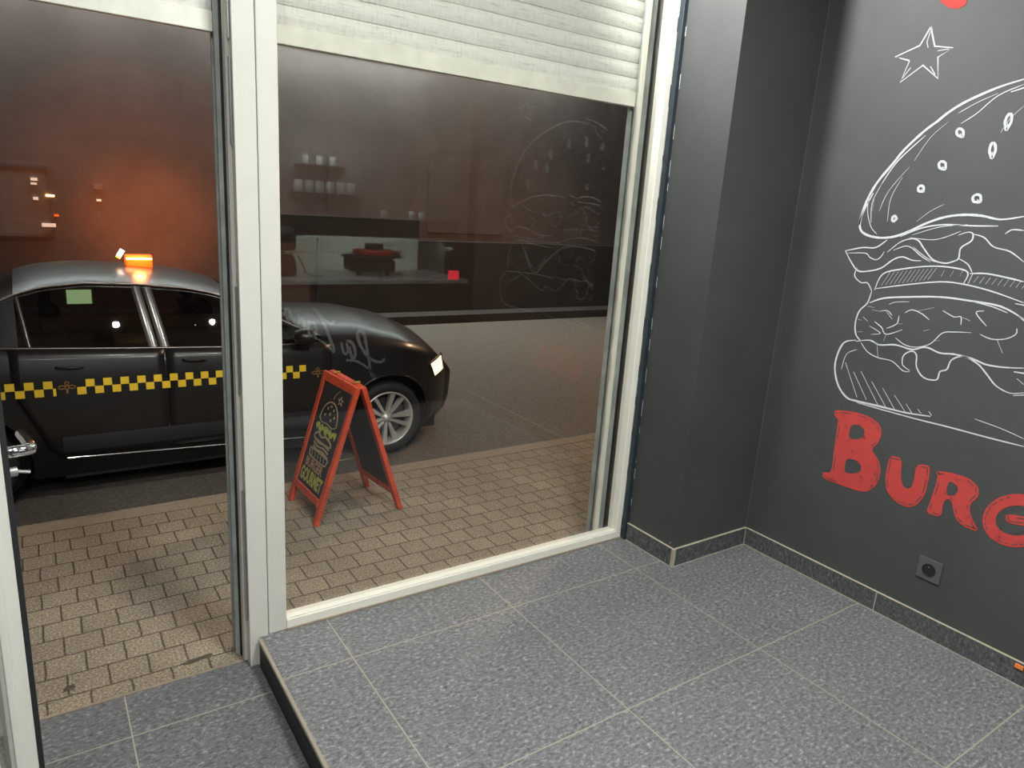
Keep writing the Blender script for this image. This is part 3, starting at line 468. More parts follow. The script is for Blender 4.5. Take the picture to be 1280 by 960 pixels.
child(MB().tube([q(Ln - 0.028, 0.026, hz - 0.035), q(Ln - 0.028, 0.04, hz - 0.035)], 0.008, 12).tube([q(Ln - 0.028, 0.040, hz - 0.035), q(Ln - 0.028, 0.058, hz - 0.04)], 0.003, 8), 'key_cylinder', 'steel', parent=dr)
# ------------------------------------------------------------------ roller shutters
def shutter(name, x0, x1, label, guides):
    r = thing(name, label, 'roller shutter', ((x0 + x1) / 2, 0.11, 1.785))
    p = 0.0535; mb = MB(); n = 15; z = 1.785 + 0.052; prof = []
    for k in range(n):
        zz = z + k * p
        for a in range(7):
            f = a / 6; prof.append((0.112 - 0.005 * math.sin(math.pi * min(1, f * 1.08)) , zz + p * 0.93 * f))
        prof.append((0.116, zz + p * 0.955)); prof.append((0.116, zz + p * 0.99))
    mb.grid(lambda u, k: (u, prof[k][0], prof[k][1]), [x0, x1], list(range(len(prof))))
    mb.box(x0, x1, 0.118, 0.122, z, z + n * p)
    mb.build('slat_curtain', 'shutter', r)
    MB().box(x0, x1, 0.098, 0.122, 1.785, 1.785 + 0.051).build('bottom_bar', plain('cream_shutter_bar', (0.82, 0.81, 0.72), 0.5, var=0.08, scale=14), r, bevel=0.002)
    for ga, gb in guides:
        MB().box(ga, gb, 0.085, 0.098, Z1, 2.7).box(ga, gb, 0.124, 0.135, Z1, 2.7).box(ga if ga < x0 else gb - 0.006, ga + 0.006 if ga < x0 else gb, 0.098, 0.124, Z1, 2.5).build('guide_rail', 'grey_alu', r)
    return r
sh = shutter('roller_shutter', -0.13, 1.275, 'dirty white roller shutter half lowered outside the large window', [(1.258, 1.312)])
shutter('roller_shutter', -0.93, -0.268, 'roller shutter section half lowered above the open doorway', [(-0.268, -0.226)])
# worn edge of the guide rail
g = MB(); random.seed(5); z = 0.0
pts = []
while z < 2.45:
    pts.append((1.258 - random.uniform(0.0, 0.006), z)); z += random.uniform(0.03, 0.08)
n = len(pts); vs = [(x, 0.0845, z) for x, z in pts] + [(1.276, 0.0845, z) for x, z in pts] + [(x, 0.075, z) for x, z in pts] + [(1.276, 0.075, z) for x, z in pts]
fs = [(i, i + 1, n + i + 1, n + i) for i in range(n - 1)] + [(2 * n + i, 2 * n + i + 1, 3 * n + i + 1, 3 * n + i) for i in range(n - 1)] + [(i, i + 1, 2 * n + i + 1, 2 * n + i) for i in range(n - 1)]
g.add(vs, fs); MB.build(g, 'paint_crust', 'cream_alu', sh)
# ================================================================== MURAL
def on_wall(a, b_, d): return (WX - 0.0006 - (0 if d else 0.0009), a, b_)
mu = MB()
for w_, pts in BURGER_STROKES: mu.stroke(pts, w_ * 0.74, on_wall)
random.seed(11)
sd = []
for (y, z), ww, hh, rot in SEEDS:
    pts = []; ww *= 1.5; hh *= 1.35; rot = -rot
    for k in range(17):
        a = 2 * math.pi * k / 16; px = ww * 0.30 * math.sin(a) * (1 - 0.55 * (0 if math.cos(a) > 0 else -math.cos(a))); pz = hh * 0.5 * math.cos(a) - 0
        pts.append((y + px * math.cos(rot) - pz * math.sin(rot), z + px * math.sin(rot) * 1 + pz * math.cos(rot)))
    sd.append(pts)
drawing = tag(mu.build('burger_drawing', 'chalk', base=(WX, -1.1, 0.75)), 'large white line drawing of a hamburger on the black wall', 'wall drawing')
for pts in sd:
    s2 = MB(); s2.stroke(pts, 0.008, on_wall, taper=False, sub=2)
    s2.stroke([pts[8], (pts[8][0] * 0.5 + pts[0][0] * 0.5, pts[8][1] * 0.6 + pts[0][1] * 0.4)], 0.006, on_wall)
    s2.build('sesame_seed', 'chalk', drawing)
def star(strokes, label):
    mb = MB()
    for w_, pts in strokes: mb.stroke(pts, w_, on_wall, taper=False, sub=1)
    c = strokes[0][1]; return tag(mb.build('star_drawing', 'chalk', base=(WX, sum(p[0] for p in c) / len(c), min(p[1] for p in c))), label, 'wall drawing')
star(STAR_A, 'white outlined five-pointed star painted above the hamburger, near the corner')
star(STAR_B, 'second star outline over the hamburger, seen only mirrored in the window')
lt = thing('red_lettering', 'red brushed capitals BURG painted on the black wall under the hamburger', 'wall lettering', (WX, -0.9, 0.35))
LOBJ = {}
def soften(l):
    o = []
    for p_, q_ in zip(l, l[1:] + l[:1]):
        o += [(p_[0] * 0.80 + q_[0] * 0.20, p_[1] * 0.80 + q_[1] * 0.20), (p_[0] * 0.20 + q_[0] * 0.80, p_[1] * 0.20 + q_[1] * 0.80)]
    return o
for k in 'BURG':
    LOBJ[k] = MB().poly([soften(l) for l in LETTERS[k]], on_wall).build('letter', 'red_paint', lt)
lt2 = MB()
for l in RED_TOP: lt2.poly([l], on_wall)
tag(lt2.build('red_lettering', 'red_paint', base=(WX, -0.8, 2.1)), 'bottom curve of a red painted letter at the top edge above the star', 'wall lettering')
# darker brush gaps inside letters
random.seed(21)
for k in 'BURG':
    ol = LETTERS[k][0]; cy = sum(p[0] for p in ol) / len(ol); cz = sum(p[1] for p in ol) / len(ol)
    for i in range(0, len(ol), 1):
        a, b_ = Vector(ol[i]), Vector(ol[(i + 1) % len(ol)])
        if random.random() < 0.8 and (b_ - a).length > 0.01:
            nrm = Vector((-(b_ - a).y, (b_ - a).x)).normalized()
            if (Vector((cy, cz)) - (a + b_) / 2).dot(nrm) < 0: nrm = -nrm
            s_, e_ = a.lerp(b_, random.uniform(0.1, 0.4)) + nrm * 0.008, a.lerp(b_, random.uniform(0.6, 0.9)) + nrm * 0.008
            gap = MB().stroke([tuple(s_), tuple(e_)], 0.0034, lambda a_, b__, d: (WX - 0.0018 - (0 if d else 0.0003), a_, b__), taper=False, sub=1)
            gap.build('brush_gap', 'wall_black', LOBJ[k])
# ------------------------------------------------------------------ wall outlet
oy, oz = -1.057, 0.2455
ot = thing('power_socket', 'square anthracite power socket low on the black wall', 'power socket', (WX, oy, oz - 0.03))
MB().box(WX - 0.007, WX, oy - 0.040, oy + 0.040, oz - 0.040, oz + 0.040).build('cover_plate', 'outlet', ot, bevel=0.002)
MB().lathe([(0.0225, -0.0078), (0.0225, -0.0095), (0.0205, -0.0095), (0.0195, -0.0073), (0.0001, -0.0073)], (WX, oy, oz), 'x', 28).build('socket_well', 'black_plastic', ot, smooth=False)
MB().tube([(WX - 0.007, oy, oz + 0.012), (WX - 0.012, oy, oz + 0.012)], 0.0025, 10).build('earth_pin', 'steel', ot)
for s_ in (-1, 1): MB().lathe([(0.0028, -0.0075), (0.0001, -0.0077)], (WX, oy + s_ * 0.0095, oz - 0.003), 'x', 12).build('contact_hole', 'rubber', ot)
for (cx, cy, rx, ry, lb) in ((-0.375, 0.115, 0.060, 0.012, 'long dark smear of dirt on the pavers just outside the threshold'), (-0.735, 0.150, 0.022, 0.016, 'small round dark dirt spot on the pavers near the door leaf')):
    random.seed(int(cx * -1000)); pts = []
    for k in range(18):
        a_ = 2 * math.pi * k / 18; q_ = random.uniform(0.55, 1.1); pts.append((cx + rx * q_ * math.cos(a_), cy + ry * q_ * math.sin(a_) + 0.12 * (rx * q_ * math.cos(a_))))
    tag(MB().poly([pts], lambda u, v_, d: (u, v_, Z1 + (0.0016 if not d else 0.0))).build('dirt_patch', plain('dark_damp_dirt', (0.07, 0.056, 0.042), 0.9, var=0.4, scale=60), base=(cx, cy, Z1)), lb, 'dirt')
# small marks
tag(MB().box(1.792, 1.7985, -1.392, -1.368, 0.058, 0.072).build('orange_chip', plain('orange_sticker_paint', (0.8, 0.22, 0.04), 0.5), bevel=0.001), 'tiny orange scrap stuck on the skirting tile at the right', 'scrap')
for px, py in ((1.351, -0.285), (1.352, -0.296)): pass
tag(MB().lathe([(0.0001, 0.003), (0.003, 0.002), (0.0035, 0)], (1.3535, -0.275, 0.094), 'x', 10).build('paint_drop', 'caulk', base=(1.3535, -0.275, 0.09)), 'white paint drop on the foot of the pillar', 'paint drop')
# ================================================================== SHOP INTERIOR BEHIND THE CAMERA (seen mirrored)
CY = -2.15
ct = thing('service_counter', 'black service counter with silver script La Zone on its front', 'counter', (1.0, -2.4, 0))
MB().box(0.05, 1.80, -2.72, CY, 0.0, 0.835).build('body', 'counter', ct)
MB().box(0.03, 1.80, -2.74, CY + 0.015, 0.835, 0.862).build('worktop', 'counter_top', ct, bevel=0.003)
zl = MB()
for w_, pts in ZONE: zl.stroke([(a, b_) for a, b_ in pts], w_ * 1.45, lambda a, b_, d: (a, CY + 0.0004 + (0 if d else 0.0012), b_), taper=False)
zl.build('lettering', 'letter', ct)['label'] = 'silver handwritten words La Zone'
# tall black cabinet at the right end
KY = -3.6
kb = struct(MB().box(0.2, 3.2, KY - 0.08, KY, -0.1, H).build('wall_kitchen', 'light_wall'))
struct(MB().box(0.2, 3.2, -3.36, -3.34, 2.36, H).build('wall_kitchen_lamp_shield', 'wall_black'))  # board added to hide the back wall washer from the window reflection
kt = MB()
nx = 8
for i in range(nx):
    for j in range(3):
        a = 0.965 + i * 0.15; kt.box(a + 0.002, a + 0.148, KY, KY + 0.006, 0.60 + j * 0.155 + 0.002, 0.60 + j * 0.155 + 0.153)
struct(kt.build('wall_kitchen_tiles', 'kitchen_tile', bevel=0.001), 'white tiled splashback strip behind the counter')
hd = thing('extractor_hood', 'black extractor hood box over the tiled splashback', 'extractor hood', (1.6, -3.45, 1.06))
MB().box(0.80, 2.30, KY + 0.01, -3.20, 1.065, 1.215).build('housing', 'dark_metal', hd, bevel=0.004)
MB().box(0.80, 2.30, -3.20, -3.19, 1.205, 1.217).build('edge_strip', 'steel', hd)
cab = thing('tall_cabinet', 'tall black cabinet at the right end of the kitchen', 'cabinet', (2.36, -3.3, Z1))
MB().box(2.13, 2.60, -3.58, -3.10, Z1, 1.05).build('body', 'dark_metal', cab, bevel=0.004)
MB().box(2.15, 2.58, -3.10, -3.085, Z1 + 0.05, 1.0).build('door', 'counter', cab, bevel=0.003)
MB().tube([(2.18, -3.085, 0.75), (2.18, -3.06, 0.75), (2.18, -3.06, 0.55), (2.18, -3.085, 0.55)], 0.006).build('handle', 'steel', cab)
# shelf with jars
s_ = thing('wall_shelf', 'thin dark shelf of glass jars on the back wall', 'shelf', (1.25, KY + 0.08, 1.37))
MB().box(1.01, 1.60, KY, KY + 0.14, 1.362, 1.374).build('board', 'dark_metal', s_)
for x in (1.06, 1.55): MB().box(x - 0.005, x + 0.005, KY, KY + 0.12, 1.33, 1.362).build('bracket', 'steel', s_)
def jar(name, label, cat, x, y, z, r, h, lid, group, mat='cup'):
    t_ = thing(name, label, cat, (x, y, z), group)
    MB().lathe([(0.0001, 0), (r * 0.9, 0), (r, 0.006), (r, h * 0.86), (r * 0.85, h)], (x, y, z), n=16).build('body', mat, t_, smooth=True)
    if lid: MB().lathe([(r * 0.9, h * 0.96), (r * 0.9, h * 1.08), (0.0001, h * 1.09)], (x, y, z), n=16).build('lid', lid, t_)
    else: MB().lathe([(r * 0.85, h), (r * 0.88, h * 1.02), (r * 0.82, h * 1.02)], (x, y, z), n=16).build('rim', 'chrome', t_)
    return t_
jj = jar('glass_jar', 'glass jar with pale lid, lower shelf, leftmost in the room', 'jar', 1.06, KY + 0.07, 1.374, 0.036, 0.085, 'paper', 'jars on the lower shelf')
for k, nm in enumerate(('second', 'third', 'fourth', 'fifth', 'last')):
    dup(jj, (1.06 + 0.085 * (k + 1), KY + 0.07, 1.374), f'glass jar with pale lid, {nm} along the lower shelf from the tall jars side', 'jars on the lower shelf')
s3 = thing('wall_shelf', 'short upper shelf of small lidded jars on the back wall', 'shelf', (1.25, KY + 0.08, 1.58))
MB().box(1.05, 1.45, KY, KY + 0.12, 1.575, 1.585).build('board', 'dark_metal', s3)
ju = jar('small_jar', 'small jar with copper lid, first on the upper shelf', 'jar', 1.12, KY + 0.06, 1.585, 0.024, 0.07, 'cardboard', 'jars on the upper shelf')
dup(ju, (1.23, KY + 0.06, 1.585), 'small jar with copper lid in the middle of the upper shelf', 'jars on the upper shelf')
dup(ju, (1.34, KY + 0.06, 1.585), 'small jar with copper lid, last on the upper shelf', 'jars on the upper shelf')
tg = jar('tumbler', 'upturned clear tumbler on the extractor hood, beside its centre', 'glass', 1.68, -3.3, 1.215, 0.03, 0.06, None, 'tumblers on the hood')
dup(tg, (1.93, -3.3, 1.215), 'clear tumbler on the extractor hood, second from the right end', 'tumblers on the hood')
dup(tg, (2.02, -3.3, 1.215), 'clear tumbler on the extractor hood, at its right end', 'tumblers on the hood')
# appliances on the worktop
gp = thing('contact_grill', 'black contact grill with a red lid on the worktop', 'grill', (1.22, -2.45, 0.862))
MB().obox((1.20, -2.45, 0.93), (0.145, 0, 0.0), (0, 0.12, 0), (0, 0, 0.045)).build('base', 'black_plastic', gp, bevel=0.02)
MB().obox((1.22, -2.45, 0.985), (0.175, 0, 0.006), (0, 0.13, 0), (0, 0, 0.008)).build('tray', 'black_plastic', gp, bevel=0.004)
MB().obox((1.25, -2.45, 1.010), (0.13, 0, 0), (0, 0.11, 0), (0, 0, 0.018)).build('lid', 'red_enamel', gp, bevel=0.012)
MB().box(1.19, 1.29, -2.52, -2.42, 1.028, 1.07).build('hinge_housing', 'black_plastic', gp, bevel=0.008)
MB().tube([(1.34, -2.33, 1.02), (1.36, -2.30, 1.06), (1.37, -2.30, 0.98)], 0.008).build('handle', 'steel', gp)
for x in (1.10, 1.30): MB().lathe([(0.015, 0), (0.015, 0.025)], (x, -2.38, 0.862), n=12).build('foot', 'rubber', gp)
cm = thing('coffee_machine', 'rounded dark grey coffee machine at the left end of the counter', 'coffee machine', (0.62, -2.45, 0.862))
MB().box(0.40, 0.68, -2.60, -2.35, 1.02, 1.16).build('head', 'dark_metal', cm, bevel=0.03)
MB().lathe([(0.0001, 0), (0.13, 0), (0.14, 0.03), (0.135, 0.09), (0.11, 0.125), (0.0001, 0.13)], (0.56, -2.45, 0.862), n=28).build('bowl', 'dark_metal', cm, smooth=True)
MB().box(0.42, 0.5, -2.58, -2.5, 0.95, 1.03).build('column', 'dark_metal', cm)
MB().box(0.60, 0.74, -2.42, -2.34, 1.005, 1.02).build('drip_tray', 'cardboard', cm, bevel=0.005)
MB().tube([(0.68, -2.35, 0.99), (0.70, -2.32, 0.94), (0.71, -2.3, 0.89), (0.75, -2.3, 0.872), (0.82, -2.3, 0.87)], 0.006).build('spout_pipe', 'chrome', cm)
tag(MB().tube([(1.19, -2.25, 0.866), (1.20, -2.25, 0.90), (1.215, -2.25, 0.935)], [0.004, 0.006, 0.003]).build('whisk', 'chrome', base=(1.19, -2.25, 0.862)), 'upright steel utensil in front of the grill', 'utensil')
pl = thing('saucer', 'white saucer on the worktop near the coffee machine', 'saucer', (0.92, -2.2, 0.862), 'saucers on the worktop')
MB().lathe([(0.0001, 0.0), (0.018, 0.0), (0.032, 0.006), (0.034, 0.007), (0.018, 0.003), (0.0001, 0.003)], (0.92, -2.2, 0.862), n=20).build('dish', 'paper', pl, smooth=True)
dup(pl, (1.36, -2.2, 0.862), 'white saucer on the worktop beside the contact grill', 'saucers on the worktop')
dup(pl, (1.63, -2.3, 0.862), 'white saucer on the worktop at the wall end of the counter', 'saucers on the worktop')
tag(MB().box(1.665, 1.735, CY - 0.03, CY - 0.004, 0.862, 0.920).build('red_indicator_lamp', 'e_red', base=(1.70, CY - 0.02, 0.862), bevel=0.002), 'small square glowing red lamp at the end of the counter', 'indicator lamp')
# ceiling panels
for x, y, lb in ((0.35, -1.45, 'square LED ceiling panel over the raised floor'), (-0.55, -3.3, 'square LED ceiling panel over the back of the shop')):
    cp = thing('ceiling_panel', lb, 'ceiling light', (x, y, H - 0.01))
    MB().box(x - 0.215, x + 0.215, y - 0.215, y + 0.215, H - 0.008, H).build('frame', 'white_alu', cp)
    MB().box(x - 0.20, x + 0.20, y - 0.20, y + 0.20, H - 0.012, H - 0.008).build('diffuser', 'e_panel', cp)
# ================================================================== A-FRAME SIGN
A0 = Vector((0.255, 1.225, Z1)); B0 = Vector((0.268, 0.862, Z1)); C0 = Vector((0.655, 1.228, Z1)); D0 = Vector((0.694, 0.868, Z1))
TA = Vector((0.440, 1.222, 0.545)); TB = Vector((0.468, 0.872, 0.538))
sg = thing('pavement_sign', 'red-framed chalkboard A-frame sign with a drawn burger on the paving', 'A-frame sign', (0.46, 1.05, Z1))
FR = 0.034
def panel(P, Q, T1, T2, name, off):
    # P,Q feet; T1,T2 tops; frame of two legs, top rail and bottom rail round a slate
    side = (Q - P).normalized(); up = (T1 - P).normalized(); n_ = side.cross(up).normalized()
    fr = MB()
    fr.bar(P + side * FR / 2, T1 + side * FR / 2, FR, 0.024, side); fr.bar(Q - side * FR / 2, T2 - side * FR / 2, FR, 0.024, side)
    L_ = (T1 - P).length
    fr.bar(P + side * FR + up * (L_ - 0.022), Q - side * FR + (T2 - Q).normalized() * (L_ - 0.022), 0.044, 0.024, up)
    fr.bar(P + side * FR + up * 0.10, Q - side * FR + up * 0.10, 0.034, 0.024, up)
    f_ = fr.build(name, 'red_wood', sg, bevel=0.003)
    W_ = (Q - P).length - 2 * FR; c = P + side * (FR + W_ / 2) + up * (0.115 + (L_ - 0.155) / 2)
    MB().obox(c, side * (W_ / 2 + 0.004), up * (L_ - 0.155) / 2, n_ * 0.005).build('slate', 'slate', f_)
    return f_, P + side * FR + up * 0.117, side, up, n_, W_, L_ - 0.16
fr1, o1, s1, u1, n1, W1, H1 = panel(A0, B0, TA, TB, 'front_panel', 1)
panel(C0, D0, TA + Vector((0.026, 0, 0)), TB + Vector((0.026, 0, 0)), 'rear_panel', -1)
for y in (1.15, 0.94): MB().tube([(0.445 + (1.22 - y) * 0.08, y, 0.549), (0.478 + (1.22 - y) * 0.08, y, 0.549)], 0.007).build('hinge', plain('brass', (0.6, 0.42, 0.12), 0.35, 0.9), sg)
MB().tube([tuple(A0.lerp(TA, 0.25) + Vector((0.01, 0, 0))), tuple(C0.lerp(TA, 0.25))], 0.003).build('spreader_cord', 'cardboard', sg)
if n1.x > 0: n1 = -n1
def on_board(a, b_, d): return tuple(o1 + s1 * (a * W1) + u1 * (b_ * H1) + n1 * (0.0055 + (0.0 if d else 0.001)))
def circ(cx, cy, rx, ry, a0=0, a1=360, n=14): return [(cx + rx * math.cos(math.radians(a0 + (a1 - a0) * k / n)), cy + ry * math.sin(math.radians(a0 + (a1 - a0) * k / n))) for k in range(n + 1)]
def bstroke(mb, pts, w_):
    mb.stroke([(p[0] * W1, p[1] * H1) for p in pts], w_, lambda a, b_, d: on_board(a / W1, b_ / H1, d), taper=False, sub=2)
db = MB()
bstroke(db, circ(0.52, 0.66, 0.33, 0.19, 0, 180), 0.007); bstroke(db, [(0.19, 0.66), (0.30, 0.63), (0.5, 0.645), (0.7, 0.63), (0.85, 0.66)], 0.005)
for x, y in ((0.4, 0.78), (0.52, 0.74), (0.62, 0.79), (0.5, 0.81), (0.7, 0.73), (0.35, 0.71), (0.6, 0.69)): bstroke(db, circ(x, y, 0.018, 0.010, n=6), 0.004)
for k in range(3): bstroke(db, [(0.2 + 0.02 * k, 0.46 - 0.035 * k), (0.4, 0.44 - 0.035 * k), (0.6, 0.455 - 0.035 * k), (0.84, 0.44 - 0.035 * k)], 0.009)
bstroke(db, [(0.2, 0.50), (0.3, 0.53), (0.45, 0.50), (0.6, 0.53), (0.83, 0.50), (0.8, 0.46), (0.22, 0.46), (0.2, 0.50)], 0.010)
bstroke(db, [(0.17, 0.36), (0.18, 0.31), (0.26, 0.285), (0.8, 0.285), (0.86, 0.32), (0.86, 0.36), (0.17, 0.36)], 0.008)
for k in range(5): bstroke(db, [(0.25 + k * 0.12, 0.345), (0.29 + k * 0.12, 0.30)], 0.004)
db.build('burger_sketch', 'chalk_soft', fr1)
dl = MB()
for k in range(14):
    a = 0.14 + k * 0.055; bstroke(dl, [(a, 0.60 + 0.02 * math.sin(k * 2.1)), (a + 0.05, 0.555 + 0.025 * math.sin(k * 1.7)), (a + 0.06, 0.61 + 0.01 * math.cos(k))], 0.010)
dl.build('lettuce_sketch', 'chalk_lime', fr1)
ds = MB(); 
for k in range(5):
    a = math.radians(90 + 72 * k); bstroke(ds, [(0.76 + 0.03 * math.cos(a), 0.90 + 0.012 * math.sin(a)), (0.76 + 0.10 * math.cos(a), 0.90 + 0.045 * math.sin(a))], 0.006); 
    bstroke(ds, [(0.76 + 0.10 * math.cos(a), 0.90 + 0.045 * math.sin(a)), (0.76 + 0.045 * math.cos(a + 0.6), 0.90 + 0.02 * math.sin(a + 0.6))], 0.004)
bstroke(ds, [(0.5, 0.88), (0.56, 0.94), (0.66, 0.98)], 0.004)
ds.build('star_sketch', 'chalk_soft', fr1)
def board_text(body, v0, h, name, mat, squeeze, u0, bold):
    m_ = text_mesh(body, 1.0, lambda u, v_, d: (u, v_, 0), 1.0, bold)
    wdt = max(p[0] for p in m_.v); hh = max(p[1] for p in m_.v)
    m_.v = [on_board(u0 + p[0] / wdt * squeeze, v0 + p[1] / hh * h, 0) for p in m_.v]
    m_.build(name, mat, fr1)
board_text('BURGER', 0.185, 0.085, 'burger_word', 'chalk_pink', 0.70, 0.13, 0.035)
board_text('GOURMET', 0.045, 0.125, 'gourmet_word', 'chalk_lime', 0.88, 0.06, 0.045)
# ================================================================== TAXI
YC = 2.54; HW = 0.69
ZT = [(-1.72, 0.46), (-1.55, 0.53), (-1.2, 0.585), (-0.87, 0.587), (-0.38, 0.563), (0.155, 0.540), (0.6, 0.535), (0.95, 0.52), (1.2, 0.475), (1.4, 0.41), (1.55, 0.33), (1.62, 0.24)]
ZC = [(-1.72, 0.56), (-1.5, 0.64), (-1.2, 0.66), (-0.87, 0.62), (0.5, 0.60), (0.7, 0.66), (1.0, 0.645), (1.25, 0.595), (1.45, 0.51), (1.58, 0.40), (1.66, 0.28)]
def taper(x):
    r = 0.0
    if x > 1.1: r += 0.26 * ((x - 1.1) / 0.5) ** 2.2
    if x < -1.3: r += 0.22 * ((-1.3 - x) / 0.45) ** 2.2
    return min(r, 0.6)
def side(x, z):     # near flank of the body
    f = 1.85 + 0.030 * ((z - 0.25) / 0.32) ** 2 + taper(x)
    if z > 0.455: f += 0.10 * (z - 0.455)
    if z < 0.16: f += 0.05 * (0.16 - z) 
    if z < 0.03: f += 0.30 * (0.03 - z)
    return f
WHX = (-1.08, 1.075); WR = 0.238; AR = 0.292; WZ = 0.028
def sill(x):
    b_ = -0.085
    if x > 1.3: b_ = -0.085 + 0.02 * (x - 1.3)
    for wx in WHX:
        d = abs(x - wx)
        if d < AR: b_ = max(b_, WZ + math.sqrt(AR * AR - d * d))
    return b_
cr = thing('taxi', 'black saloon taxi with yellow checker stripe parked at the kerb', 'car', (0.0, YC, RD))
xs = sorted(set([round(-1.72 + 0.04 * i, 4) for i in range(84)] + [round(wx + AR * math.cos(a * math.pi / 24), 4) for wx in WHX for a in range(25)] + [1.62]))
xs = [x for x in xs if x <= 1.621]
ws = [k / 13 for k in range(14)]
def half(sgn):
    def fn(x, k):
        zb_, zt_, zc_ = sill(x), interp(ZT, x), interp(ZC, x)
        if zb_ > zt_ - 0.05: zb_ = zt_ - 0.05
        if k <= 9:
            z = zb_ + (zt_ - zb_) * k / 9; y = side(x, z)
        else:
            t_ = (k - 9) / 7; ys_ = side(x, zt_); 
            z = zt_ + (zc_ - zt_) * math.sin(t_ * math.pi / 2) ** 0.75; y = ys_ + (YC - ys_) * t_
        return (x, y if sgn < 0 else 2 * YC - y, z)
    return fn
bd = MB(); bd.grid(half(-1), xs, list(range(17))); bd.grid(half(1), xs, list(range(17)))
for xe in (xs[0], xs[-1]):     # nose and tail skins
    vs = [half(-1)(xe, k) for k in range(17)] + [half(1)(xe, k) for k in range(16, -1, -1)]
    dx = 0.05 if xe > 0 else -0.05
    inner = [(p[0] + dx, YC + (p[1] - YC) * 0.93, p[2] * 0.9 + 0.02) for p in vs]; n = len(vs)
    bd.add(vs + inner + [(xe + dx * 1.2, YC, 0.15)], [(i, (i + 1) % n, n + (i + 1) % n, n + i) for i in range(n)] + [(n + i, n + (i + 1) % n, 2 * n) for i in range(n)])
body = bd.build('body', 'car_black', cr, smooth=True)
MB().box(-1.55, 1.5, 2.05, 3.03, -0.12, 0.06).box(-0.66, 0.77, 1.93, 3.15, -0.1, 0.0).build('underbody', 'rubber', cr)
for wx in WHX:
    MB().lathe([(0.0001, 0.20), (AR, 0.20), (AR + 0.004, 0.09)], (wx, 1.86, WZ), 'y', 32).build('wheel_well', 'rubber', cr)
    MB().lathe([(0.0001, -0.20), (AR, -0.20), (AR + 0.004, -0.09)], (wx, 2 * YC - 1.86, WZ), 'y', 32).build('wheel_well', 'rubber', cr)
# arch lips
for wx in WHX:
    MB().tube([(wx + (AR + 0.002) * math.cos(a), side(wx, WZ + AR * math.sin(a)) - 0.001, WZ + (AR + 0.002) * math.sin(a)) for a in [math.pi * (k / 24) for k in range(0, 25)]], 0.006).build('arch_lip', 'car_black', cr, smooth=True)
# doors: raised skins
def door(name, x_lo, x_hi):
    mb = MB(); us = [k / 16 for k in range(17)]; vs_ = [k / 12 for k in range(13)]
    def fn(u, v_):
        z = 0.035 + v_ * (interp(ZT, 0) - 0.035 + 0.0); a, b_ = x_lo(z), x_hi(z); x = a + (b_ - a) * u
        z = 0.035 + v_ * (interp(ZT, x) - 0.037)
        return (x, side(x, z) - 0.0045, z)
    mb.grid(fn, us, vs_)
    o = mb.build(name, 'car_black', cr, smooth=True)
    sm = o.modifiers.new('thickness', 'SOLIDIFY'); sm.thickness = 0.008 * U; sm.offset = 0
    return o
d2 = door('front_door', lambda z: -0.178 , lambda z: 0.70)
d1 = door('rear_door', lambda z: -0.645 if z < 0.05 else -0.735 + 0 * z if z < 0.06 else -0.70 - 0.14 * min(1, (z - 0.06) / 0.3) , lambda z: -0.186)
for dd_, x in ((d2, -0.10), (d1, -0.66)):
    pts = [(x, side(x, 0.49) - 0.004, 0.492), (x + 0.012, side(x, 0.49) - 0.022, 0.492), (x + 0.10, side(x, 0.49) - 0.022, 0.489), (x + 0.112, side(x, 0.49) - 0.004, 0.488)]
    MB().tube(pts, 0.007).build('door_handle', 'car_black', dd_, smooth=True)
# chrome sill moulding, belt moulding
MB().tube([(x, side(x, 0.025) - 0.006, 0.031 - 0.034 * (x + 0.645) / 0.8) for x in [-0.645 + 0.1 * k for k in range(14)]], 0.0045).build('sill_moulding', 'chrome', cr)
MB().grid(lambda x, z: (x, side(x, z) - 0.006 - 0.006 * math.sin(math.pi * (z - 0.05) / 0.11), z), [-0.66 + 0.1 * k for k in range(14)], [0.05, 0.07, 0.09, 0.12, 0.14, 0.16]).build('lower_cladding', plain('satin_dark_cladding', (0.028, 0.030, 0.031), 0.4), cr, smooth=True)
# greenhouse
RC = [(-1.28, 0.588), (-1.15, 0.66), (-1.0, 0.735), (-0.852, 0.798), (-0.787, 0.826), (-0.688, 0.854), (-0.502, 0.872), (-0.27, 0.864), (-0.041, 0.843), (0.08, 0.820), (0.183, 0.788), (0.40, 0.690), (0.60, 0.590), (0.72, 0.548)]
def rz(x): return interp(RC, x)
def gy(z, x): return side(x, interp(ZT, x)) + 0.02 + 0.56 * (z - interp(ZT, x))
def crownz(x): return 0.052 * max(0.0, min(1, (x + 1.25) / 0.5)) * max(0.0, min(1, (0.72 - x) / 0.3))
gxs = [-1.27 + 0.04 * k for k in range(50)]
def flank(x0, x1, name, mat, inset=0.0, par=cr):
    X = [x for x in gxs if x0 < x < x1]; X = [x0] + X + [x1]
    for sg_ in (-1, 1):
        mb = MB(); mb.grid(lambda x, t_: (x, (gy(interp(ZT, x) + (rz(x) - interp(ZT, x)) * t_, x) + inset) if sg_ < 0 else 2 * YC - gy(interp(ZT, x) + (rz(x) - interp(ZT, x)) * t_, x) - inset, interp(ZT, x) + (rz(x) - interp(ZT, x)) * t_), X, [k / 6 for k in range(7)])
        mb.build(name, mat, par, smooth=True)
flank(-0.80, 0.66, 'side_window', 'car_glass')
flank(-1.27, -0.80, 'rear_pillar', 'car_black')
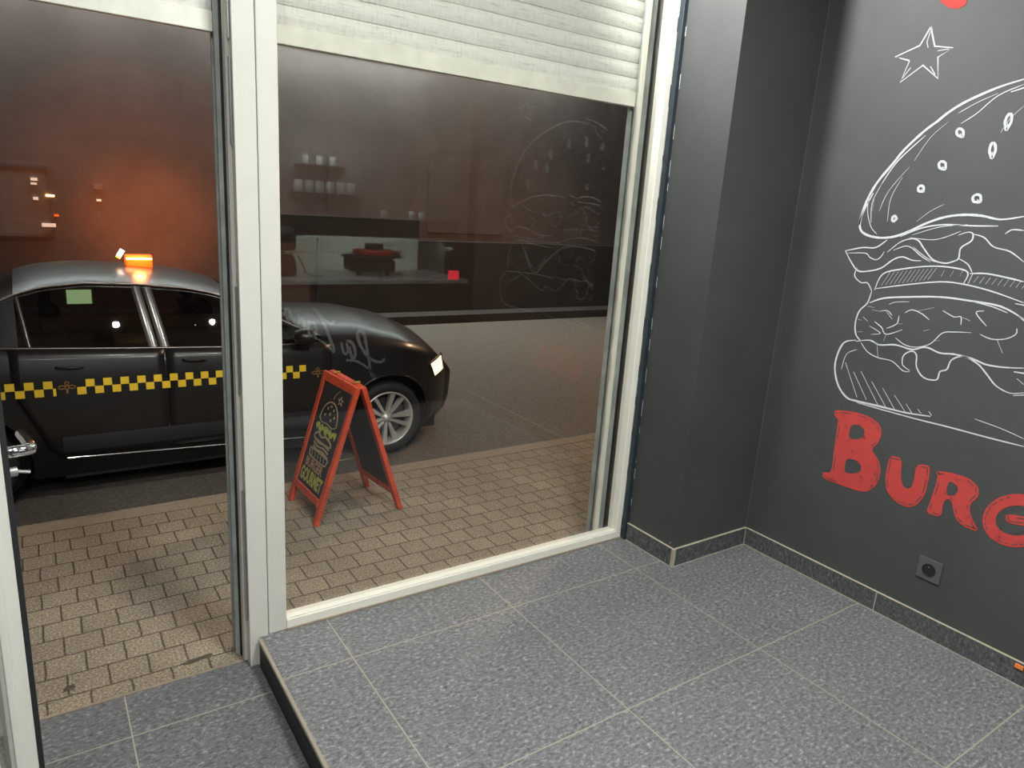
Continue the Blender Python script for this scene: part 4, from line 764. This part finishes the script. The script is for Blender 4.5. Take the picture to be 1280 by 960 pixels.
def roofpart(x0, x1, name, mat):
    X = [x0] + [x for x in gxs if x0 < x < x1] + [x1]; mb = MB()
    def fn(x, t_):
        y0 = gy(rz(x), x); y1 = 2 * YC - y0; return (x, y0 + (y1 - y0) * t_, rz(x) + 0.001 + crownz(x) * math.sin(math.pi * t_) ** 0.7)
    mb.grid(fn, X, [k / 14 for k in range(15)]); return mb.build(name, mat, cr, smooth=True)
roofpart(-0.80, 0.19, 'roof', 'car_black'); roofpart(0.19, 0.71, 'windscreen', 'car_glass'); roofpart(-1.27, -0.80, 'rear_window', 'car_glass')
MB().tube([(x, gy(rz(x), x) - 0.002, rz(x) - 0.002) for x in gxs if x < 0.6], 0.0055).build('roof_trim', plain('dull_chrome_trim', (0.30, 0.26, 0.24), 0.3, 0.9), cr, smooth=True)
MB().tube([(x, gy(rz(x) - 0.018, x) - 0.002, rz(x) - 0.018) for x in gxs if -1.1 < x < 0.5], 0.0045).build('window_trim', 'pillar', cr, smooth=True)
MB().tube([(x, side(x, interp(ZT, x)) + 0.008, interp(ZT, x) + 0.002) for x in gxs if x < 0.62], 0.0055).build('belt_moulding', plain('dull_chrome_belt', (0.22, 0.20, 0.19), 0.35, 0.9), cr, smooth=True)
def pillar(name, xb, xt, w_, mat, d=0.004):
    mb = MB()
    def fn(u, t_):
        x = xb + (xt - xb) * t_ + u * w_; zz = interp(ZT, x) + (rz(x) - 0.01 - interp(ZT, x)) * t_
        return (x, gy(zz, x) - d - 0.004 * math.sin(math.pi * u), zz)
    mb.grid(fn, [0, 0.25, 0.5, 0.75, 1], [k / 8 for k in range(9)]); return mb.build(name, mat, cr, smooth=True)
pillar('centre_pillar', -0.250, -0.300, 0.045, 'pillar'); pillar('centre_pillar', -0.196, -0.248, 0.045, 'pillar')
pillar('quarter_bar', -0.765, -0.800, 0.018, 'pillar')
# interior
for x in (-0.60, 0.16):
    for y in (2.25, 2.85):
        MB().obox((x, y, 0.47), (0.05, 0, 0), (0, 0.16, 0), (-0.06, 0, 0.20)).obox((x - 0.07, y, 0.72), (0.03, 0, 0), (0, 0.08, 0), (-0.01, 0, 0.04)).build('seat', 'seat', cr, bevel=0.02)
MB().tube([(0.50 + 0.05 * math.cos(a), 2.27 + 0.12 * math.cos(a) * 0 + 0.12 * math.sin(a), 0.56 + 0.11 * math.cos(a)) for a in [2 * math.pi * k / 24 for k in range(24)]], 0.009, 8, True).build('steering_wheel', 'black_plastic', cr, smooth=True)
MB().box(0.60, 0.72, 1.98, 3.10, 0.38, 0.575).build('dashboard', 'black_plastic', cr, bevel=0.02)
tag(MB().obox((0.035, 2.28, 0.574), (0.019, 0.0, 0.010), (0.0, 0.002, 0.0), (-0.010, 0, 0.017)).build('phone', 'e_screen', base=(0.035, 2.28, 0.55)), 'tilted phone with a lit white screen inside the taxi', 'phone')
# lamp, mirror
def patch(pts, name, mat, par=cr, off=0.005):
    mb = MB(); (xa, za), (xb, zb_), (xc, zc_), (xd, zd) = pts      # corners: lower left, lower right, upper right, upper left
    def fn(u, v_):
        x = (xa + (xb - xa) * u) * (1 - v_) + (xd + (xc - xd) * u) * v_; z = (za + (zb_ - za) * u) * (1 - v_) + (zd + (zc_ - zd) * u) * v_
        return (x, side(x, z) - off - 0.006 * math.sin(math.pi * u) * math.sin(math.pi * v_), z)
    mb.grid(fn, [k / 6 for k in range(7)], [k / 6 for k in range(7)])
    o = mb.build(name, mat, par, smooth=True); sm = o.modifiers.new('thickness', 'SOLIDIFY'); sm.thickness = 0.006 * U; sm.offset = 0
    return o
hl = patch([(1.440, 0.262), (1.545, 0.282), (1.512, 0.380), (1.392, 0.350)], 'headlight', 'e_head'); hl['label'] = 'lit warm headlight'
patch([(1.43, 0.255), (1.55, 0.275), (1.525, 0.398), (1.36, 0.358)], 'headlight_housing', 'black_plastic', off=0.001)
mm = MB().lathe([(0.0001, -0.055), (0.03, -0.05), (0.042, -0.02), (0.045, 0.03), (0.04, 0.05), (0.0001, 0.052)], (0.52, 1.80, 0.60), 'x', 20)
mm.v = [(x, 1.80 + (y - 1.80) * 1.5, z) for x, y, z in mm.v]
mi = mm.build('door_mirror', 'car_black', cr, smooth=True)
MB().bar((0.53, 1.84, 0.575), (0.56, 1.92, 0.555), 0.03, 0.02).build('mirror_arm', 'black_plastic', mi)
# checker stripe
def checker(x_start, x_end, name, first_lower=True, pitch=0.0375, zl=0.3575):
    mb = MB(); k = 0; x = x_start
    while x < x_end - 0.01:
        low = (k % 2 == 0) == first_lower; zz = zl + (0 if low else 0.0365)
        xe = min(x + pitch, x_end)
        mb.grid(lambda a, z: (a, side(a, z) - 0.010, z - 0.012 * (a + 0.6) * 0.6), [x, (x + xe) / 2, xe], [zz, zz + 0.018, zz + 0.0365])
        x += pitch; k += 1
    o = mb.build(name, 'yellow', cr); sm = o.modifiers.new('thickness', 'SOLIDIFY'); sm.thickness = 0.0015 * U; sm.offset = 0
    return o
o = checker(-0.905 - 0.0375 * 12, -0.668, 'checker_stripe'); o['label'] = 'yellow checker stripe behind the rear door'
checker(-0.581, 0.545, 'checker_stripe')
def emblem(cx, cz):
    mb = MB(); fn = lambda a, b_, d: (a, side(a, b_) - 0.010 - (0 if d else 0.0015), b_)
    mb.stroke(circ(cx, cz + 0.020, 0.008, 0.009, n=10), 0.004, fn, taper=False, sub=1)
    mb.stroke(circ(cx, cz, 0.008, 0.010, n=10), 0.004, fn, taper=False, sub=1)
    for s_ in (-1, 1):
        mb.stroke([(cx + s_ * 0.008, cz + 0.006), (cx + s_ * 0.022, cz + 0.010), (cx + s_ * 0.034, cz + 0.004), (cx + s_ * 0.028, cz - 0.006), (cx + s_ * 0.010, cz - 0.004)], 0.004, fn, taper=False)
    mb.stroke([(cx, cz - 0.010), (cx, cz - 0.028)], 0.009, fn, taper=False, sub=1)
    mb.build('emblem', plain('dull_gold_vinyl', (0.30, 0.16, 0.04), 0.5), cr)
emblem(-0.622, 0.396); emblem(0.613, 0.372)
# wheels
def wheel(wx, near=True):
    y0 = 1.875 if near else 2 * YC - 1.875; s_ = 1 if near else -1
    tr_ = MB().lathe([(0.172, 0.012 * s_), (0.182, -0.004 * s_), (0.215, -0.006 * s_), (0.233, 0.012 * s_), (WR, 0.035 * s_), (WR, 0.125 * s_), (0.232, 0.15 * s_), (0.18, 0.155 * s_)], (wx, y0, WZ), 'y', 48)
    t_ = tr_.build('wheel', 'tyre', cr, smooth=True)
    MB().lathe([(0.176, 0.004 * s_), (0.171, -0.004 * s_), (0.165, 0.002 * s_), (0.160, 0.03 * s_), (0.155, 0.13 * s_)], (wx, y0, WZ), 'y', 48).build('rim', 'alloy', t_, smooth=True)
    sp = MB()
    for k in range(10):
        a = math.radians(36 * k + 9); d = Vector((math.cos(a), 0, math.sin(a))); p = Vector((-math.sin(a), 0, math.cos(a))); c = Vector((wx, y0, WZ))
        wd = (0.019, 0.013)[k % 2]; lean = 0.012 * (1 if k % 2 else -1)
        A_ = [c + d * 0.028 + p * 0.007, c + d * 0.166 + p * (wd + lean), c + d * 0.166 - p * (wd - lean), c + d * 0.028 - p * 0.007]
        ro = [Vector((0, 0.016 * s_, 0)), Vector((0, 0.006 * s_, 0)), Vector((0, 0.014 * s_, 0)), Vector((0, 0.02 * s_, 0))]
        vs = [q_ + o_ for q_, o_ in zip(A_, ro)] + [q_ + Vector((0, 0.045 * s_, 0)) for q_ in A_]
        sp.add(vs, [(0, 1, 2, 3), (4, 5, 6, 7), (0, 1, 5, 4), (1, 2, 6, 5), (2, 3, 7, 6), (3, 0, 4, 7)])
    sp.build('spokes', 'alloy', t_)
    MB().lathe([(0.0001, 0.006 * s_), (0.016, 0.006 * s_), (0.020, 0.012 * s_), (0.034, 0.018 * s_), (0.036, 0.05 * s_)], (wx, y0, WZ), 'y', 24).build('hub_cap', 'alloy', t_, smooth=True)
    bl = MB()
    for k in range(5):
        a = math.radians(72 * k + 20); bl.lathe([(0.0001, 0.010 * s_), (0.0045, 0.010 * s_), (0.0045, 0.022 * s_)], (wx + 0.027 * math.cos(a), y0, WZ + 0.027 * math.sin(a)), 'y', 6)
    bl.build('wheel_bolts', 'steel', t_)
    MB().lathe([(0.0001, 0.06 * s_), (0.13, 0.06 * s_), (0.13, 0.075 * s_)], (wx, y0, WZ), 'y', 32).build('brake_disc', 'dark_metal', t_)
    MB().lathe([(0.0001, 0.09 * s_), (0.158, 0.09 * s_)], (wx, y0, WZ), 'y', 32).build('inner_hub', 'rubber', t_)
for wx in WHX: wheel(wx, True); wheel(wx, False)
# roof sign
rs = thing('taxi_roof_sign', 'lit amber roof sign on the black taxi', 'taxi sign', (-0.2, 2.5, 0.915))
MB().box(-0.272, -0.132, 2.485, 2.545, 0.90, 0.975).build('housing', 'e_orange_deep', rs, bevel=0.008)
MB().box(-0.268, -0.136, 2.476, 2.486, 0.948, 0.958).build('upper_light_bar', 'e_orange', rs, bevel=0.003)
MB().box(-0.268, -0.136, 2.476, 2.486, 0.890, 0.8965).build('lower_light_bar', 'e_orange', rs, bevel=0.002)
MB().obox((-0.294, 2.47, 0.985), (0.010, 0, -0.006), (0, 0.006, 0), (0.011, 0, 0.018)).build('side_lamp', 'e_white', rs)
MB().obox((-0.307, 2.47, 0.963), (0.010, 0, -0.006), (0, 0.006, 0), (0.003, 0, 0.004)).build('side_lamp_base', emit('amber_glow', (1.0, 0.6, 0.05), 2.5), rs)
# ================================================================== ACROSS THE STREET
struct(MB().box(-8, 12, 6.5, 6.9, Z1, 6.5).build('wall_across_the_street', 'facade'), 'brown rendered facade across the street')
struct(MB().box(2.2, 12, 6.44, 6.5, Z1, 0.84).build('wall_across_the_street_base', 'facade_dark'))
struct(MB().box(1.2, 3.55, 6.445, 6.5, 0.84, 1.10).build('wall_across_the_street_dark_band', 'facade_dark'))  # dark band added so the mirrored hood reads black
struct(MB().box(-8, 12, 6.14, 6.18, 3.55, 3.95).box(-8, 12, 6.18, 6.5, 3.90, 3.95).build('facade_lamp_shield', 'facade_dark'), 'added board keeping the facade fill lamp off the taxi')  # board added to stop the facade lamp mirroring in the car paint
def shopwin(x0, x1, z0, z1, label, mat):
    o = thing('shop_window', label, 'window', ((x0 + x1) / 2, 6.49, z0))
    MB().box(x0, x1, 6.492 if mat == 'facade' else 6.462, 6.5, z0, z1).build('recess', mat, o)
    if mat == 'facade': return o
    fr = MB(); 
    for a, b_, c_, d_ in ((x0 - 0.03, x0, z0, z1), (x1, x1 + 0.03, z0, z1), (x0 - 0.03, x1 + 0.03, z1, z1 + 0.03), (x0 - 0.03, x1 + 0.03, z0 - 0.03, z0)): fr.box(a, b_, 6.458, 6.5, c_, d_)
    fr.build('frame', 'facade', o); return o
shopwin(-2.6, -0.50, 0.80, 1.42, 'dim lit shop window across the street, left of the amber sign', 'shop_inside')
shopwin(2.35, 3.45, 0.95, 1.95, 'tall reddish brown door panel across the street behind the counter reflection', 'facade')
shopwin(3.70, 4.90, 0.95, 1.95, 'wide reddish brown panel across the street beside the mirrored hamburger', 'facade')
def lampstrip(x, z, w_, h, mat, label, y=None):
    y = y or (6.455 if x < -0.47 else 6.493)
    tag(MB().box(x - w_ / 2, x + w_ / 2, y - 0.006, y + 0.006, z - h / 2, z + h / 2).build('lamp_strip', mat, base=(x, y, z), bevel=0.001), label, 'lamp')
lampstrip(-0.608, 1.319, 0.056, 0.026, 'e_dim', 'pale double lamp strip in the far shop window')
lampstrip(-0.614, 1.278, 0.050, 0.019, 'e_dim', 'thin pale strip under the double lamp in the far shop window')
lampstrip(-0.610, 1.138, 0.043, 0.028, 'e_dim', 'short pale lamp low in the far shop window')
lampstrip(-0.489, 1.172, 0.071, 0.019, 'e_orange', 'small bright orange lamp in the far shop window')
lampstrip(-0.455, 0.982, 0.052, 0.021, 'e_orange_deep', 'faint orange lamp below the far shop window lamps')
lampstrip(-0.522, 0.886, 0.117, 0.034, 'e_dim', 'blurred pale glow low under the far shop window')
lampstrip(-0.070, 1.150, 0.041, 0.021, 'e_dim', 'small tilted white lamp right of the far shop window')
lampstrip(-0.071, 1.283, 0.074, 0.050, 'shop_inside', 'dim pale patch on the far facade above the white lamp')
lampstrip(-0.316, 0.164, 0.222, 0.144, 'e_green', 'pale green glowing panel imitating a reflection in the taxi rear side window', 6.493)  # glowing panel added in place of a reflection on the car window
